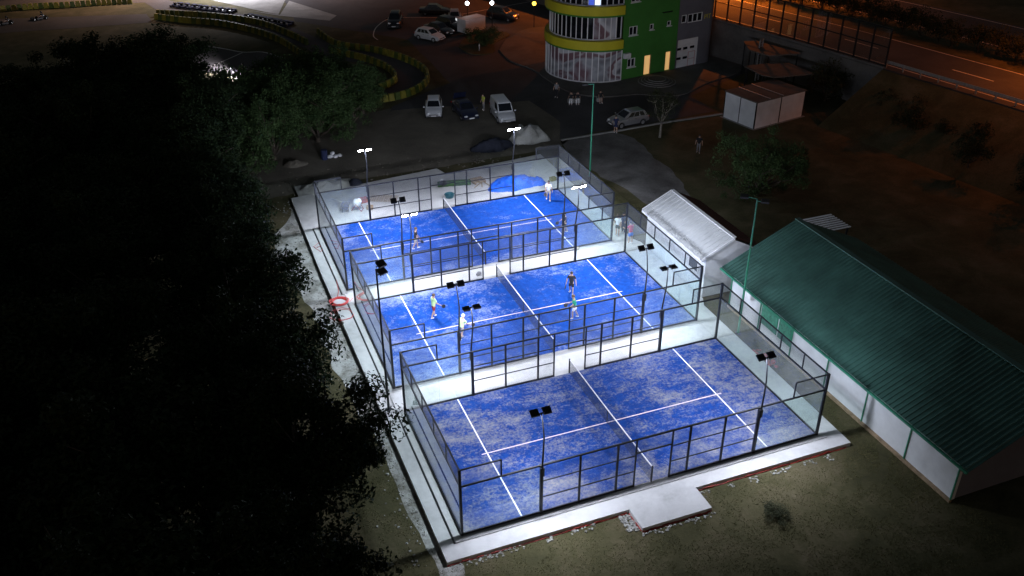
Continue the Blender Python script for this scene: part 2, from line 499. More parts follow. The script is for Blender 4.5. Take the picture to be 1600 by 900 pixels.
# kart circuit
sheet('kart_track', wavy([(-32, 124), (-10, 119.5), (-8, 111.5), (-4, 106.5), (1.5, 101.5), (4.5, 95), (7.2, 88), (9.5, 80), (13.5, 77), (15.4, 73.7), (15.6, 70), (14.7, 67.5), (10, 64.4), (10.5, 61.8), (14.8, 62.6), (17.8, 65.3), (19.2, 70), (18.6, 75.5), (16, 81), (12, 85), (9, 94), (6, 103), (-2, 112), (-8, 122), (-32, 130)], 0.1, 2, 20), GZ + 0.016, 'asphalt_track', 'narrow asphalt kart track curving between yellow barriers', 'kart track')
sheet('track_straight', wavy([(-34, 118), (-10, 112), (-9.5, 106.8), (-20, 107.5), (-34, 109)], 0.15, 2, 21), GZ + 0.020, 'asphalt_track', 'wide warm lit kart straight at the upper left', 'kart track')
sheet('track_bend', wavy([(-10, 90), (-4.1, 92.3), (-1.6, 89.5), (0.4, 87.1), (2.7, 86.2), (6.5, 80), (8, 72), (2, 70), (-1.1, 75.3), (-2.1, 77.7), (-4.1, 79.8), (-6.8, 81.7), (-12, 83)], 0.12, 2, 22), GZ + 0.020, 'asphalt_track', 'kart track bend lit by the headlights of two karts', 'kart track')
sheet('paddock_pad', [(-1, 119), (-0.2, 116.8), (4.4, 109.2), (7.4, 104.6), (9.7, 113.1), (11, 119), (12, 135), (-2, 135)], GZ + 0.020, 'concrete_grey', 'brightly lit pale concrete paddock at the top left', 'paddock')
sheet('paddock_edge', [(4, 108.6), (7.5, 103.9), (13.5, 98.5), (15, 101), (10.2, 112.5), (7.6, 104.4)], GZ + 0.012, 'concrete_grey', 'grey concrete strip at the corner of the lit paddock', 'paddock')
for i, (pts, w, lab) in enumerate([
        ([(-5.5, 93.2), (-4.1, 92.3), (-1.6, 89.5), (0.4, 87.1), (2.7, 86.2), (4.6, 82.8)], 0.22, 'white edge line on the far side of the kart bend'),
        ([(-8, 82.3), (-6.8, 81.7), (-4.1, 79.8), (-2.1, 77.7), (-1.1, 75.3)], 0.22, 'white edge line on the near side of the kart bend'),
        ([(-3.8, 82.4), (-1.3, 85.1), (0.3, 86.9)], 0.16, 'white line crossing the kart bend at an angle'),
        ([(44.8, 98.8), (31.5, 95.0), (28, 94.6), (22.1, 96.5), (19.0, 93.2), (17.3, 88.7), (17.3, 86.3)], 0.14, 'thin white line curving across the asphalt by the black car')]):
    struct('painted_line', ribbon(smooth_path(pts), w, GZ + 0.026), 'road_paint', lab, 'painted line')

# tower forecourt paving with its kerb
fore = [(30.2, 76.0), (29.8, 71), (31.0, 67), (31.1, 62), (31.7, 57.5), (34.4, 55.0), (38.1, 54.4), (42, 52.5), (47, 55), (54, 58.5), (54, 70), (40, 84), (32.6, 80.1)]
forew = [tuple(p[:2]) for p in smooth_path([Vector((*p, 0)) for p in fore], 4)]
mb = MB(); mb.prism(forew, GZ, GZ + 0.12)
struct('forecourt_paving', mb, 'paving', 'raised paving around the round glazed tower', 'pavement')
kr = MB()
kp = [Vector((*p, 0)) for p in forew[:34]]
for a, b_ in zip(kp, kp[1:]):
    kr.bar((a.x, a.y, GZ + 0.075), (b_.x, b_.y, GZ + 0.075), 0.16, 0.15)
struct('kerb', kr, 'paving', 'pale kerb edging the curved tower forecourt', 'kerb')
isl = [tuple(p[:2]) for p in smooth_path([Vector((*p, 0)) for p in [(25.9, 79), (26.2, 76), (27.6, 74.8), (29.4, 75.6), (30.6, 79), (33.8, 82), (33, 84), (28.4, 83), (25.9, 79)]], 4)][:-1]
mb = MB(); mb.prism(isl, GZ, GZ + 0.13)
struct('traffic_island', mb, 'lawn', 'kerbed grass island with a clipped shrub beside the road', 'traffic island')
kl = [Vector((25.0, 45.15, 0)), Vector((30.9, 45.35, 0)), Vector((36, 45.7, 0)), Vector((43.2, 45.8, 0))]
kr = MB()
for a, b_ in zip(kl, kl[1:]):
    kr.bar((a.x, a.y, GZ + 0.06), (b_.x, b_.y, GZ + 0.06), 0.22, 0.14)
struct('kerb', kr, 'concrete_grey', 'straight pale kerb between the silver car and the dark lawn', 'kerb')

# ---- motorway on its embankment
NE = smooth_path([Vector(p) for p in [(66.5, -20, 0), (64.6, 5, 0), (61.3, 26, 0), (58.4, 41, 0), (56.2, 52, 0), (53.2, 64, 0), (49.0, 80, 0), (43, 100, 0), (34, 125, 0)]], 6)

def offset(path, d):
    out = []
    for i, p in enumerate(path):
        t = (path[min(i + 1, len(path) - 1)] - path[max(i - 1, 0)]).normalized()
        out.append(p + Vector((t.y, -t.x, 0)) * d)
    return out
MZ = 4.0

def strip(d0, d1, z0, z1=None, path=NE):
    a, b_ = offset(path, d0), offset(path, d1); z1 = z0 if z1 is None else z1
    mb = MB(); n = len(path)
    vs = [(p.x, p.y, z0) for p in a] + [(p.x, p.y, z1) for p in b_]
    mb.add(vs, [(i, n + i, n + i + 1, i + 1) for i in range(n - 1)])
    return mb
struct('motorway', strip(-0.1, 10.3, MZ), 'asphalt', 'near carriageway of the motorway under orange light', 'motorway')
struct('median', strip(10.3, 16.6, MZ + 0.02), 'lawn', 'planted central strip between the two carriageways', 'median')
struct('far_carriageway', strip(16.6, 27, MZ), 'asphalt', 'far carriageway of the motorway at the top right corner', 'motorway')
struct('far_verge', strip(27, 120, MZ, MZ + 3), 'lawn', 'dark grass verge beyond the far carriageway', 'verge')
i41 = min(range(len(NE)), key=lambda i: abs(NE[i].y - 41))
struct('embankment', strip(-8.5, -0.1, GZ + 0.01, MZ, NE[:i41 + 1]), 'lawn', 'grassy embankment below the motorway guard rail', 'embankment')
for d, lab in ((1.5, 'solid edge line on the near side of the near carriageway'), (9.9, 'solid edge line beside the planted median'), (17.2, 'solid edge line on the near side of the far carriageway'), (26.2, 'solid edge line on the outer side of the far carriageway')):
    struct('lane_line', strip(d, d + 0.17, MZ + 0.006), 'road_paint', lab, 'lane marking')
dash_path = resample(offset(NE, 5.7), 4.5)
for i in range(0, len(dash_path) - 1, 3):
    a, b_ = dash_path[i], dash_path[i + 1]
    if -4 < a.y < 80:
        mb = MB(); q = (b_ - a).normalized(); q = Vector((-q.y, q.x, 0)) * 0.09
        mb.add([(p.x, p.y, MZ + 0.006) for p in (a - q, b_ - q, b_ + q, a + q)], [(0, 1, 2, 3)])
        o = struct('lane_dash', mb, 'road_paint'); tag(o, 'one of the broken lane dashes on the near carriageway', 'lane marking', 'broken lane dashes')
# retaining wall
wall_path = NE[i41:]
mb = MB(); ins = offset(wall_path, 0.45); n = len(wall_path)
vs = [(p.x, p.y, GZ - .2) for p in wall_path] + [(p.x, p.y, MZ + .25) for p in wall_path] + [(p.x, p.y, MZ + .25) for p in ins] + [(p.x, p.y, GZ - .2) for p in ins]
fs = []
for i in range(n - 1):
    for k in range(4):
        a, b_ = k * n + i, ((k + 1) % 4) * n + i
        fs.append((a, a + 1, b_ + 1, b_))
fs += [(0, n, 2 * n, 3 * n), (n - 1, 4 * n - 1, 3 * n - 1, 2 * n - 1)]
mb.add(vs, fs)
ground_mat('wall_concrete', [(0.2, (0.07, 0.068, 0.066)), (0.5, (0.115, 0.11, 0.108)), (0.8, (0.16, 0.155, 0.15))], 0.4, 0.25, 3.0)
wl = struct('retaining_wall', mb, 'wall_concrete'); tag(wl, 'concrete retaining wall carrying the motorway below the noise barrier', 'wall')
wl['kind'] = 'thing'
# noise barrier on the wall
nb = thing('noise_barrier', 'tall transparent noise barrier with dark posts along the motorway', 'noise barrier', (58.4, 41, MZ + .25))
bp = resample(offset(wall_path, 0.22), 2.0)
o0 = Vector((58.4, 41, MZ + .25))
for i, p in enumerate(bp):
    if p.y > 84: break
    q = Vector((p.x, p.y, MZ + .25)) - o0
    MB().box(q + Vector((0, 0, 1.9)), (0.14, 0.14, 3.8), 0.25).build('post', 'black_steel', nb)
    if i + 1 < len(bp):
        q2 = Vector((bp[i + 1].x, bp[i + 1].y, MZ + .25)) - o0
        d = (q2 - q).normalized() * 0.08
        for z in (0.08, 1.9, 3.75):
            MB().bar(q + d + Vector((0, 0, z)), q2 - d + Vector((0, 0, z)), 0.07, 0.10).build('rail', 'black_steel', nb)
        for z0, z1 in ((0.14, 1.84), (1.96, 3.69)):
            MB().bar(q + d + Vector((0, 0, (z0 + z1) / 2)), q2 - d + Vector((0, 0, (z0 + z1) / 2)), 0.02, z1 - z0).build('pane', 'barrier_glass', nb)
# guard rail on the open embankment
gr = thing('guard_rail', 'steel guard rail running along the top of the grassy embankment', 'guard rail', (61.3, 26, MZ))
gp = [p for p in resample(offset(NE[:i41 + 2], 0.8), 2.0) if -12 < p.y < 43]
o0 = Vector((61.3, 26, MZ))
for i, p in enumerate(gp):
    q = Vector((p.x, p.y, MZ)) - o0
    MB().box(q + Vector((0, 0, .35)), (0.10, 0.14, 0.7)).build('post', 'galvanised', gr)
    if i + 1 < len(gp):
        q2 = Vector((gp[i + 1].x, gp[i + 1].y, MZ)) - o0
        s_ = MB(); off = Vector((-.09, 0, 0))
        s_.bar(q + off + Vector((0, 0, .52)), q2 + off + Vector((0, 0, .52)), 0.05, 0.13); s_.bar(q + off + Vector((0, 0, .68)), q2 + off + Vector((0, 0, .68)), 0.05, 0.13)
        s_.build('beam', 'galvanised', gr)

# sodium street lights standing in the median, beyond the frame
def street_light(x, y, z, label, col, watts, mat, h=10.5, aim=-1.0, group=None, spread=150):
    t = thing('street_light', label, 'street light', (x, y, z), 0, group)
    MB().tube([(0, 0, 0), (0, 0, h * .6), (0, 0, h)], [0.11, 0.08, 0.06], 8).build('pole', 'galvanised', t)
    MB().tube([(0, 0, h), (aim * .8, 0, h + .3), (aim * 1.8, 0, h + .35)], 0.04, 6).build('arm', 'galvanised', t)
    hd = MB(); hd.box((aim * 2.0, 0, h + .37), (0.75, 0.3, 0.14)); hd = hd.build('lamp_head', 'galvanised', t)
    MB().box((aim * 2.0, 0, h + .29), (0.6, 0.22, 0.02)).build('lens', mat, hd)
    ld = bpy.data.lights.new('street_lamp_light', 'AREA'); ld.energy = watts; ld.color = col; ld.shape = 'RECTANGLE'; ld.size = 0.6; ld.size_y = 0.22; ld.spread = R(spread)
    lo = bpy.data.objects.new('street_lamp_light', ld); COL.objects.link(lo); lo.parent = t; lo.location = (aim * 2.0, 0, h + .265)
    return t
med = offset(NE, 13.4)
for yy in (2, 27, 76, 96):
    p = min(med, key=lambda q: abs(q.y - yy))
    street_light(p.x, p.y, MZ, 'sodium street light standing in the motorway median', (1.0, 0.20, 0.02), 9000 if yy > 50 else 2100, 'sodium', group='median street lights')

# ---- concrete platform
mb = MB(); mb.prism([(-1.15, -1.3), (8.1, -1.3), (8.1, -2.65), (11.9, -2.65), (11.9, -1.15), (21.35, -1.15), (21.5, 13.8), (21.9, 14.6), (21.9, 23.4), (21.6, 24), (21.6, 42.2), (12.2, 41.15), (11.8, 42.5), (-1.25, 40.9), (-1.35, 27)], GZ - 0.1, -0.055)
struct('concrete_apron', mb, 'concrete', 'pale concrete apron with a small tongue around all three courts', 'concrete apron')
COURTS = [(0, 0), (-0.02, 12.29), (-0.12, 24.30)]
for i, (cx, cy) in enumerate(COURTS):
    nm = ['nearest', 'middle', 'farthest'][i]
    mb = MB(); mb.prism([(cx - .42, cy - .36), (cx + 20.42, cy - .36), (cx + 20.42, cy + 10.36), (cx - .42, cy + 10.36)], -0.2, -0.004)
    struct('court_slab', mb, 'concrete', 'smooth white concrete slab under the %s court' % nm, 'slab')
for i, (cx, cy) in enumerate(COURTS):
    mb = MB(); mb.prism([(cx - .52, cy - .36), (cx - .425, cy - .36), (cx - .425, cy + 10.36), (cx - .52, cy + 10.36)], -0.10, -0.048)  # black strip added to deepen the dark gap between slab and apron
    struct('dark_gap_strip', mb, 'black_plastic', 'black strip darkening the step gap along the left edge of the %s court' % ['nearest', 'middle', 'farthest'][i], 'dark strip')
for y0, y1 in ((10.36, 11.93), (22.65, 23.94)):
    mb = MB(); mb.prism([(-.42, y0 + .01), (20.4, y0 + .01), (20.4, y1 - .01), (-.42, y1 - .01)], -0.2, -0.010)
    struct('walkway', mb, 'concrete', 'white concrete walkway between the %s' % ('nearest and middle courts' if y0 < 15 else 'middle and farthest courts'), 'walkway')

# ------------------------------------------------------------------ courts
def wire_panel(w, h, step=0.06, t=0.0045):
    mb = MB()
    nx = max(2, round(w / step)); nz = max(2, round(h / step))
    for i in range(nx + 1):
        x = w * i / nx; mb.bar((x, 0, 0), (x, 0, h), t, t, caps=False)
    for j in range(nz + 1):
        z = h * j / nz; mb.bar((0, t, z), (w, t, z), t, t, caps=False)
    return mb.mesh('wire_mesh', 'wire')

GP = MB().box((1.0, 0, 1.5), (1.988, 0.012, 2.94)).mesh('glass_panel', 'court_glass')
WIRE = {k: wire_panel(*k) for k in ((2.0, 3.0), (1.0, 3.0), (2.0, 0.85), (2.0, 1.0))}

def cage():
    t = thing('padel_cage', '', 'padel cage')
    def post(x, y, z0, z1, w):
        MB().box((x, y, (z0 + z1) / 2), (w, w, z1 - z0)).build('post', 'black_steel', t)
    def rail(a, b, w=0.07, h=0.08):
        MB().bar(a, b, w, h).build('rail', 'black_steel', t)
    for x in (0, 20):
        for y in (0, 10): post(x, y, 0, 4.0, 0.12)
    for s, y in ((-1, 0), (1, 10)):
        for x in (4, 16): post(x, y, 0, 3.02, 0.14)
        for x in (6, 8, 12, 14): post(x, y, 0, 3.0, 0.09)
        for x in (9, 11): post(x, y, 0, 3.0, 0.07)
        for x in (2, 18): post(x, y, 3.05, 3.98, 0.06)
        for a, b in ((0.06, 3.93), (4.07, 15.93), (16.07, 19.94)): rail((a, y, 2.99), (b, y, 2.99))
        for a, b in ((0.06, 3.93), (4.07, 8.96), (11.04, 15.93), (16.07, 19.94)): rail((a, y, 0.05), (b, y, 0.05), 0.07, 0.10)
        for a, b in ((0.06, 2.0), (18.0, 19.94)): rail((a, y, 3.97), (b, y, 3.97), 0.06, 0.06)
        xs = [4, 6, 8, 9]; xs2 = [11, 12, 14, 16]
        for L in (xs, xs2):
            for a, b in zip(L, L[1:]):
                for z in (1.0, 2.0): rail((a + .05, y, z), (b - .05, y, z), 0.045, 0.045)
                obj('mesh_panel', WIRE[(float(b - a), 3.0)], t, (a, y + s * .02, 0))
        rail((9.04, y, 2.13), (10.96, y, 2.13), 0.06, 0.07)
        obj('mesh_panel', WIRE[(2.0, 0.85)], t, (9, y + s * .02, 2.14))
        for x in (0, 18): obj('mesh_panel', WIRE[(2.0, 1.0)], t, (x, y + s * .02, 3.0))
        for x in (0.05, 2.0, 16.0, 17.95): obj('glass_panel', GP, t, (x, y, 0.05))
    for s, x in ((-1, 0), (1, 20)):
        for z, h in ((0.05, 0.10), (2.99, 0.08), (3.97, 0.06)): rail((x, 0.06, z), (x, 9.94, z), 0.07, h)
        for k in range(5):
            obj('glass_panel', GP, t, (x, k * 2.0, 0.05), PI / 2)
            obj('mesh_panel', WIRE[(2.0, 1.0)], t, (x + s * .02, k * 2.0, 3.0), PI / 2)
            if k: post(x, k * 2.0, 3.04, 3.94, 0.06)
    return t

def turf(i, cx, cy, mat):
    nm = ['nearest', 'middle', 'farthest'][i]
    mb = MB(); mb.prism([(0.03, 0.03), (19.97, 0.03), (19.97, 9.97), (0.03, 9.97)], -0.002, 0.012)
    o = mb.build('court_turf', mat, None, loc=(cx, cy, 0)); o['kind'] = 'structure'
    tag(o, ['worn blue turf strewn with pale sand on the nearest court', 'bright blue turf of the middle court with four players', 'bright blue turf of the farthest court'][i], 'turf')
    for x0, y0, x1, y1 in ((3.02, 0.03, 3.09, 9.97), (16.91, 0.03, 16.98, 9.97)):
        MB().prism([(x0, y0), (x1, y0), (x1, y1), (x0, y1)], 0.013, 0.018).build('service_line', 'line_paint', o)
    MB().prism([(2.75, 4.965), (17.25, 4.965), (17.25, 5.035), (2.75, 5.035)], 0.019, 0.022).build('centre_line', 'line_pink', o)

def net(i, cx, cy):
    nm = ['nearest', 'middle', 'farthest'][i]
    t = thing('padel_net', 'black net with white top tape across the %s court' % nm, 'net', (cx + 10, cy + 5, 0.0), 0, 'court nets')
    for y in (-5.0, 5.0):
        MB().box((0, y, 0.5), (0.07, 0.07, 1.0)).build('post', 'black_steel', t)
    mb = MB(); L = 9.9; n = 198
    hh = lambda y: 0.88 + 0.05 * (abs(y) / 4.95) ** 2
    for k in range(n + 1):
        y = -L / 2 + L * k / n
        mb.bar((0, y, 0.02), (0, y, hh(y)), 0.0045, 0.0045, caps=False)
    for j in range(18):
        for a in range(10):
            y0, y1 = -L / 2 + L * a / 10, -L / 2 + L * (a + 1) / 10
            mb.bar((0, y0, 0.03 + (hh(y0) - .03) * j / 17), (0, y1, 0.03 + (hh(y1) - .03) * j / 17), 0.0045, 0.0045, caps=False)
    mb.build('netting', 'net_cord', t)
    mb = MB()
    for a in range(10):
        y0, y1 = -L / 2 + L * a / 10, -L / 2 + L * (a + 1) / 10
        mb.bar((0, y0, hh(y0) + .02), (0, y1, hh(y1) + .02), 0.03, 0.07)
    mb.build('top_tape', 'line_paint', t)
    MB().box((0, 0, 0.44), (0.02, 0.05, 0.84)).build('centre_strap', 'net_cord', t)

CAGE_LABELS = ['glass and mesh cage around the nearest court', 'glass and mesh cage around the middle court', 'glass and mesh cage around the farthest court']
proto = cage()
for i, (cx, cy) in enumerate(COURTS):
    t = proto if i == 0 else copy_tree(proto)
    t.location = (cx, cy, 0.0)
    tag(t, CAGE_LABELS[i], 'padel cage', 'padel cages')
    turf(i, cx, cy, ['turf_worn', 'turf_sandy', 'turf_fresh'][i])
    net(i, cx, cy)

# floodlights on the cages: heads at six metres, tilted towards the middle of their court
def floodlight(x, y, side, tilt, power, label):
    """side +1: head leans towards +y"""
    t = thing('floodlight', label, 'floodlight', (x, y, 2.4), 0, 'court floodlights')
    pts = [(0, -side * .10, 0), (0, -side * .10, .7), (.05, -side * .06, 1.4), (.10, 0, 2.2), (.06, side * .08, 3.0), (0, side * .12, 3.55)]
    MB().tube(pts, [0.055, 0.05, 0.045, 0.04, 0.035, 0.035], 8).build('pole', 'black_steel', t)
    MB().box((0, -side * .10, 0.25), (0.2, 0.08, 0.5)).build('bracket', 'black_steel', t)
    MB().bar((-.36, side * .12, 3.55), (.36, side * .12, 3.55), 0.045).build('crossbar', 'black_steel', t)
    for sx in (-.30, .30):
        M = Matrix.Rotation(side * tilt, 4, 'X')
        c = Vector((sx, side * .2, 3.58))
        h = MB(); h.box(c, (0.40, 0.36, 0.08), M=M)
        for k in range(5): h.box(c + M @ Vector((-.15 + .075 * k, 0, .06)), (0.016, 0.32, 0.045), M=M)
        h = h.build('lamp_head', 'black_plastic', t)
        l = MB(); l.box(c + M @ Vector((0, 0, -.036)), (0.38, 0.34, 0.012), M=M)
        l.build('lens', 'lens_white', h)
        ld = bpy.data.lights.new('flood_beam', 'AREA'); ld.shape = 'RECTANGLE'; ld.size = 0.36; ld.size_y = 0.32
        ld.energy = FLOOD_W * power; ld.color = FLOOD_COL; ld.spread = R(175)
        lo = bpy.data.objects.new('flood_beam', ld); COL.objects.link(lo); lo.parent = t
        lo.location = c + M @ Vector((0, 0, -.050)); lo.rotation_euler = (side * tilt, 0, 0)
    return t
for i, (cx, cy) in enumerate(COURTS):
    nm = ['nearest', 'middle', 'farthest'][i]
    for dy, side, wl_ in ((0, 1, 'near'), (10, -1, 'far')):
        for dx, e in ((4, 'left'), (16, 'right')):
            tl = (R(27), R(40), R(47))[i] if side > 0 else R(40)
            pw = 1.0
            if i == 0 and side < 0: tl = R(-4); pw = 0.35
            floodlight(cx + dx, cy + dy, side, tl, pw, 'twin-head floodlight on the %s side of the %s court towards its %s end' % (wl_, nm, e))

# taller masts
def mast(x, y, z, h, mat, label, heads, rz):
    t = thing('light_mast', label, 'light mast', (x, y, z), rz)
    MB().tube([(0, 0, 0), (0, 0, h * .5), (0, 0, h)], [0.075, 0.06, 0.045], 10).build('pole', mat, t)
    MB().box((0, 0, 0.02), (0.35, 0.35, 0.04)).build('base_plate', 'dark_steel', t)
    for (dx, dy, dz, tx) in heads:
        MB().bar((0, 0, h - .05 + dz), (dx, dy, h + dz), 0.05).build('arm', mat, t)
        M = Matrix.Rotation(tx, 4, 'X')
        hd = MB(); hd.box((dx, dy, h + dz), (0.46, 0.40, 0.12), M=M)
        hd = hd.build('lamp_head', 'black_plastic', t)
        MB().box(Vector((dx, dy, h + dz)) + M @ Vector((0, 0, -.065)), (0.40, 0.34, 0.012), M=M).build('lens', 'dark_glass', hd)
    return t
mast(-0.79, 10.57, -0.055, 9.0, 'black_steel', 'tall black mast with unlit floodlights between the left ends of two courts', [(0.35, 0.05, 0.15, R(25)), (0.42, 0.12, -0.35, R(25))], R(20))
mast(23.85, 36.4, GZ, 8.3, 'green_paint', 'tall green lamp post on the gravel beside the far court', [(-0.75, 0.0, 0.0, 0.05)], R(-10))
mast(21.95, 10.4, GZ, 9.3, 'green_paint', 'tall green lamp post rising beside the long green roof', [(-0.75, 0.1, 0.1, 0.1), (0.45, 0.0, -0.05, 0.1)], R(-35))

# ------------------------------------------------------------------ buildings
def corrugated(x0, z0, x1, z1, y0, y1, pitch=0.29, rib=0.05, th=0.03):
    """sheet running from the eave (x0,z0) to the ridge (x1,z1), ribs down the slope"""
    prof = []
    n = int((y1 - y0) / pitch)
    for k in range(n):
        y = y0 + (y1 - y0) * k / n; s = (y1 - y0) / n
        prof += [(y, 0), (y + s * .55, 0), (y + s * .66, rib), (y + s * .89, rib)]
    prof.append((y1, 0))
    d = Vector((x1 - x0, 0, z1 - z0)).normalized(); nn = Vector((-d.z, 0, d.x))
    if nn.z < 0: nn = -nn
    mb = MB(); m_ = len(prof)
    vs = [Vector((x0, y, z0)) + nn * h for y, h in prof] + [Vector((x1, y, z1)) + nn * h for y, h in prof]
    mb.add(vs, [(i, i + 1, m_ + i + 1, m_ + i) for i in range(m_ - 1)])
    lo = [Vector((x0, y0, z0)) - nn * th, Vector((x0, y1, z0)) - nn * th, Vector((x1, y1, z1)) - nn * th, Vector((x1, y0, z1)) - nn * th]
    mb.add(lo, [(0, 1, 2, 3)])
    return mb

# long hall with the green roof
hx0, hx1, hy0, hy1 = 23.2, 33.0, -6.4, 13.4
hall = thing('long_hall', 'long white walled hall with a green corrugated roof right of the courts', 'hall', (hx0, hy0, GZ))
T = lambda mb: MB().add([Vector(v) - Vector((hx0, hy0, GZ)) for v in mb.v], mb.f)
rx = (22.65 + 33.55) / 2
bays = [hy0 + (hy1 - hy0) * k / 6 for k in range(7)]
for a, b in zip(bays, bays[1:]):
    T(MB().box((hx0 + .08, (a + b) / 2, 1.25), (0.16, b - a - .012, 2.8))).build('wall_panel', 'white_panel', hall)
T(MB().box((hx1 - .08, (hy0 + hy1) / 2, 1.25), (0.16, hy1 - hy0, 2.8))).build('back_wall', 'white_panel', hall)
for y in (hy0 + .08, hy1 - .08):
    mb = MB(); th = .08
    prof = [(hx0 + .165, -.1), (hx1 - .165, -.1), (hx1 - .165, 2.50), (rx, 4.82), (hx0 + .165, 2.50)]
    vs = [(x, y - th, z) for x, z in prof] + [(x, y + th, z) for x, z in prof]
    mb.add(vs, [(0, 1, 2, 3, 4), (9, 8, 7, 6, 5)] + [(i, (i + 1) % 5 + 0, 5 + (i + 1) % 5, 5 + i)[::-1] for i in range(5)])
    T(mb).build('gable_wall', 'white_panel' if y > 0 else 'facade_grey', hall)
for y in bays:
    T(MB().box((hx0 - .05, min(max(y, hy0 + .05), hy1 - .05), 1.05), (0.06, 0.06, 2.7))).build('post', 'green_paint', hall)
rf = T(corrugated(22.65, 2.5, rx, 5.0, -7.2, 14.0)).build('roof', 'green_roof', hall)
T(corrugated(33.55, 2.5, rx, 5.0, -7.2, 14.0)).build('roof', 'green_roof', hall)
T(MB().bar((rx, -7.2, 5.06), (rx, 14.0, 5.06), 0.35, 0.07)).build('ridge_cap', 'green_roof', rf)
T(MB().bar((22.58, -7.2, 2.42), (22.58, 14.0, 2.42), 0.12, 0.12)).build('gutter', 'green_paint', rf)
T(MB().bar((hx0 - .08, hy0, GZ + .07), (hx0 - .08, hy1, GZ + .07), 0.16, 0.16)).build('plinth', 'ochre_kerb', hall)
for y0, y1 in ((6.9, 8.15), (8.3, 9.95)):
    w = T(MB().box((hx0 - .02, (y0 + y1) / 2, 1.15), (0.05, y1 - y0, 1.25))).build('window', 'green_paint', hall)
    T(MB().box((hx0 - .05, (y0 + y1) / 2, 1.15), (0.02, y1 - y0 - .12, 1.13))).build('pane', 'mural_green', w)
T(MB().box((hx0 - .2, 11.2, 1.9), (0.28, 0.7, 0.5))).build('air_conditioner', 'white_plastic', hall)

# white shed
sx0, sx1, sy0, sy1 = 22.15, 26.2, 15.1, 23.1
shed = thing('white_shed', 'white shed with a pale corrugated roof beside the middle court', 'shed', (sx0, sy0, GZ))
T2 = lambda mb: MB().add([Vector(v) - Vector((sx0, sy0, GZ)) for v in mb.v], mb.f)
srx = 24.1
T2(MB().box((sx0 + .05, (sy0 + sy1) / 2, 1.15), (0.1, sy1 - sy0 - .2, 2.9))).build('front_wall', 'white_panel', shed)
T2(MB().box((sx1 - .05, (sy0 + sy1) / 2, 1.15), (0.1, sy1 - sy0 - .2, 2.9))).build('back_wall', 'white_panel', shed)
for y in (sy0 + .05, sy1 - .05):
    prof = [(sx0, -.3), (sx1, -.3), (sx1, 2.62), (srx, 3.72), (sx0, 2.66)]
    mb = MB(); vs = [(x, y - .05, z) for x, z in prof] + [(x, y + .05, z) for x, z in prof]
    mb.add(vs, [(0, 1, 2, 3, 4), (9, 8, 7, 6, 5)] + [(i, (i + 1) % 5, 5 + (i + 1) % 5, 5 + i)[::-1] for i in range(5)])
    T2(mb).build('gable_wall', 'white_panel', shed)
rf = T2(corrugated(21.75, 2.72, srx, 3.88, sy0 - .12, sy1 + .12, 0.42, 0.045)).build('roof', 'pale_roof', shed)
T2(corrugated(26.6, 2.60, srx, 3.88, sy0 - .12, sy1 + .12, 0.42, 0.045)).build('roof', 'red_roof', shed)
T2(MB().bar((srx, sy0 - .12, 3.93), (srx, sy1 + .12, 3.93), 0.26, 0.05)).build('ridge_cap', 'white_trim', rf)
T2(MB().bar((21.74, sy0 - .12, 2.62), (21.74, sy1 + .12, 2.62), 0.10, 0.16)).build('fascia', 'white_trim', rf)
for y in (sy0 - .15, sy1 + .15):
    T2(MB().bar((21.75, y, 2.70), (srx, y, 3.86), 0.05, 0.16)).build('barge_board', 'white_trim', rf)
for k in range(1, 8):
    T2(MB().box((sx0 - .005, sy0 + k * 1.0, 1.1), (0.02, 0.03, 2.7))).build('seam', 'white_trim', shed)
w = T2(MB().box((sx0 - .02, sy0 + 1.4, 1.6), (0.06, 1.2, 0.9))).build('window', 'white_trim', shed)
T2(MB().box((sx0 - .045, sy0 + 1.4, 1.6), (0.02, 1.06, 0.76))).build('pane', 'tinted_blue_glass', w)

# slatted pergola behind the hall
pg = thing('slatted_pergola', 'small white slatted pergola behind the green roof', 'pergola', (33.4, 17.1, GZ))
for x in (-1.05, 1.05):
    for y in (-1.0, 1.0): MB().box((x, y, 1.25), (0.1, 0.1, 2.5)).build('post', 'dark_steel', pg)
for x in (-1.05, 1.05): MB().box((x, 0, 2.54), (0.1, 2.3, 0.08)).build('beam', 'dark_steel', pg)
for k in range(8): MB().box((0, -1.05 + k * .3, 2.61), (2.5, 0.14, 0.05)).build('slat', 'white_trim', pg)

# panelled container shed
cs = thing('panelled_container', 'pale panelled container shed with a flat dark roof on the lawn', 'container', (46.6, 43.7, GZ), R(11.5))
L, D, Hh = 6.75, 4.2, 2.65
def wallpanels(x0, y0, x1, y1, n):
    for k in range(n):
        a = Vector((x0 + (x1 - x0) * (k + .02) / n, y0 + (y1 - y0) * (k + .02) / n, Hh / 2)); b = Vector((x0 + (x1 - x0) * (k + .98) / n, y0 + (y1 - y0) * (k + .98) / n, Hh / 2))
        MB().bar(a, b, 0.06, Hh - .06).build('wall_panel', 'white_panel', cs)
wallpanels(-L / 2, -D / 2, L / 2, -D / 2, 2); wallpanels(-L / 2, D / 2, L / 2, D / 2, 2); wallpanels(-L / 2, -D / 2, -L / 2, D / 2, 2); wallpanels(L / 2, -D / 2, L / 2, D / 2, 2)
for x in (-L / 2, 0, L / 2):
    for y in (-D / 2, D / 2): MB().box((x, y, Hh / 2), (0.1, 0.1, Hh)).build('post', 'dark_steel', cs)
for x in (-L / 2, L / 2): MB().box((x, 0, Hh / 2), (0.08, 0.1, Hh)).build('post', 'dark_steel', cs)
rf = MB().box((0, 0, Hh + .05), (L + .2, D + .2, 0.1)).build('roof', 'roof_felt', cs)
for x in (-1.6, 0.2): MB().box((x, 0, Hh + .13), (0.07, D + .1, 0.06)).build('batten', 'galvanised', rf)
MB().box((0, 0, -.02), (L + .5, D + .5, 0.10)).build('base_slab', 'concrete_grey', cs)

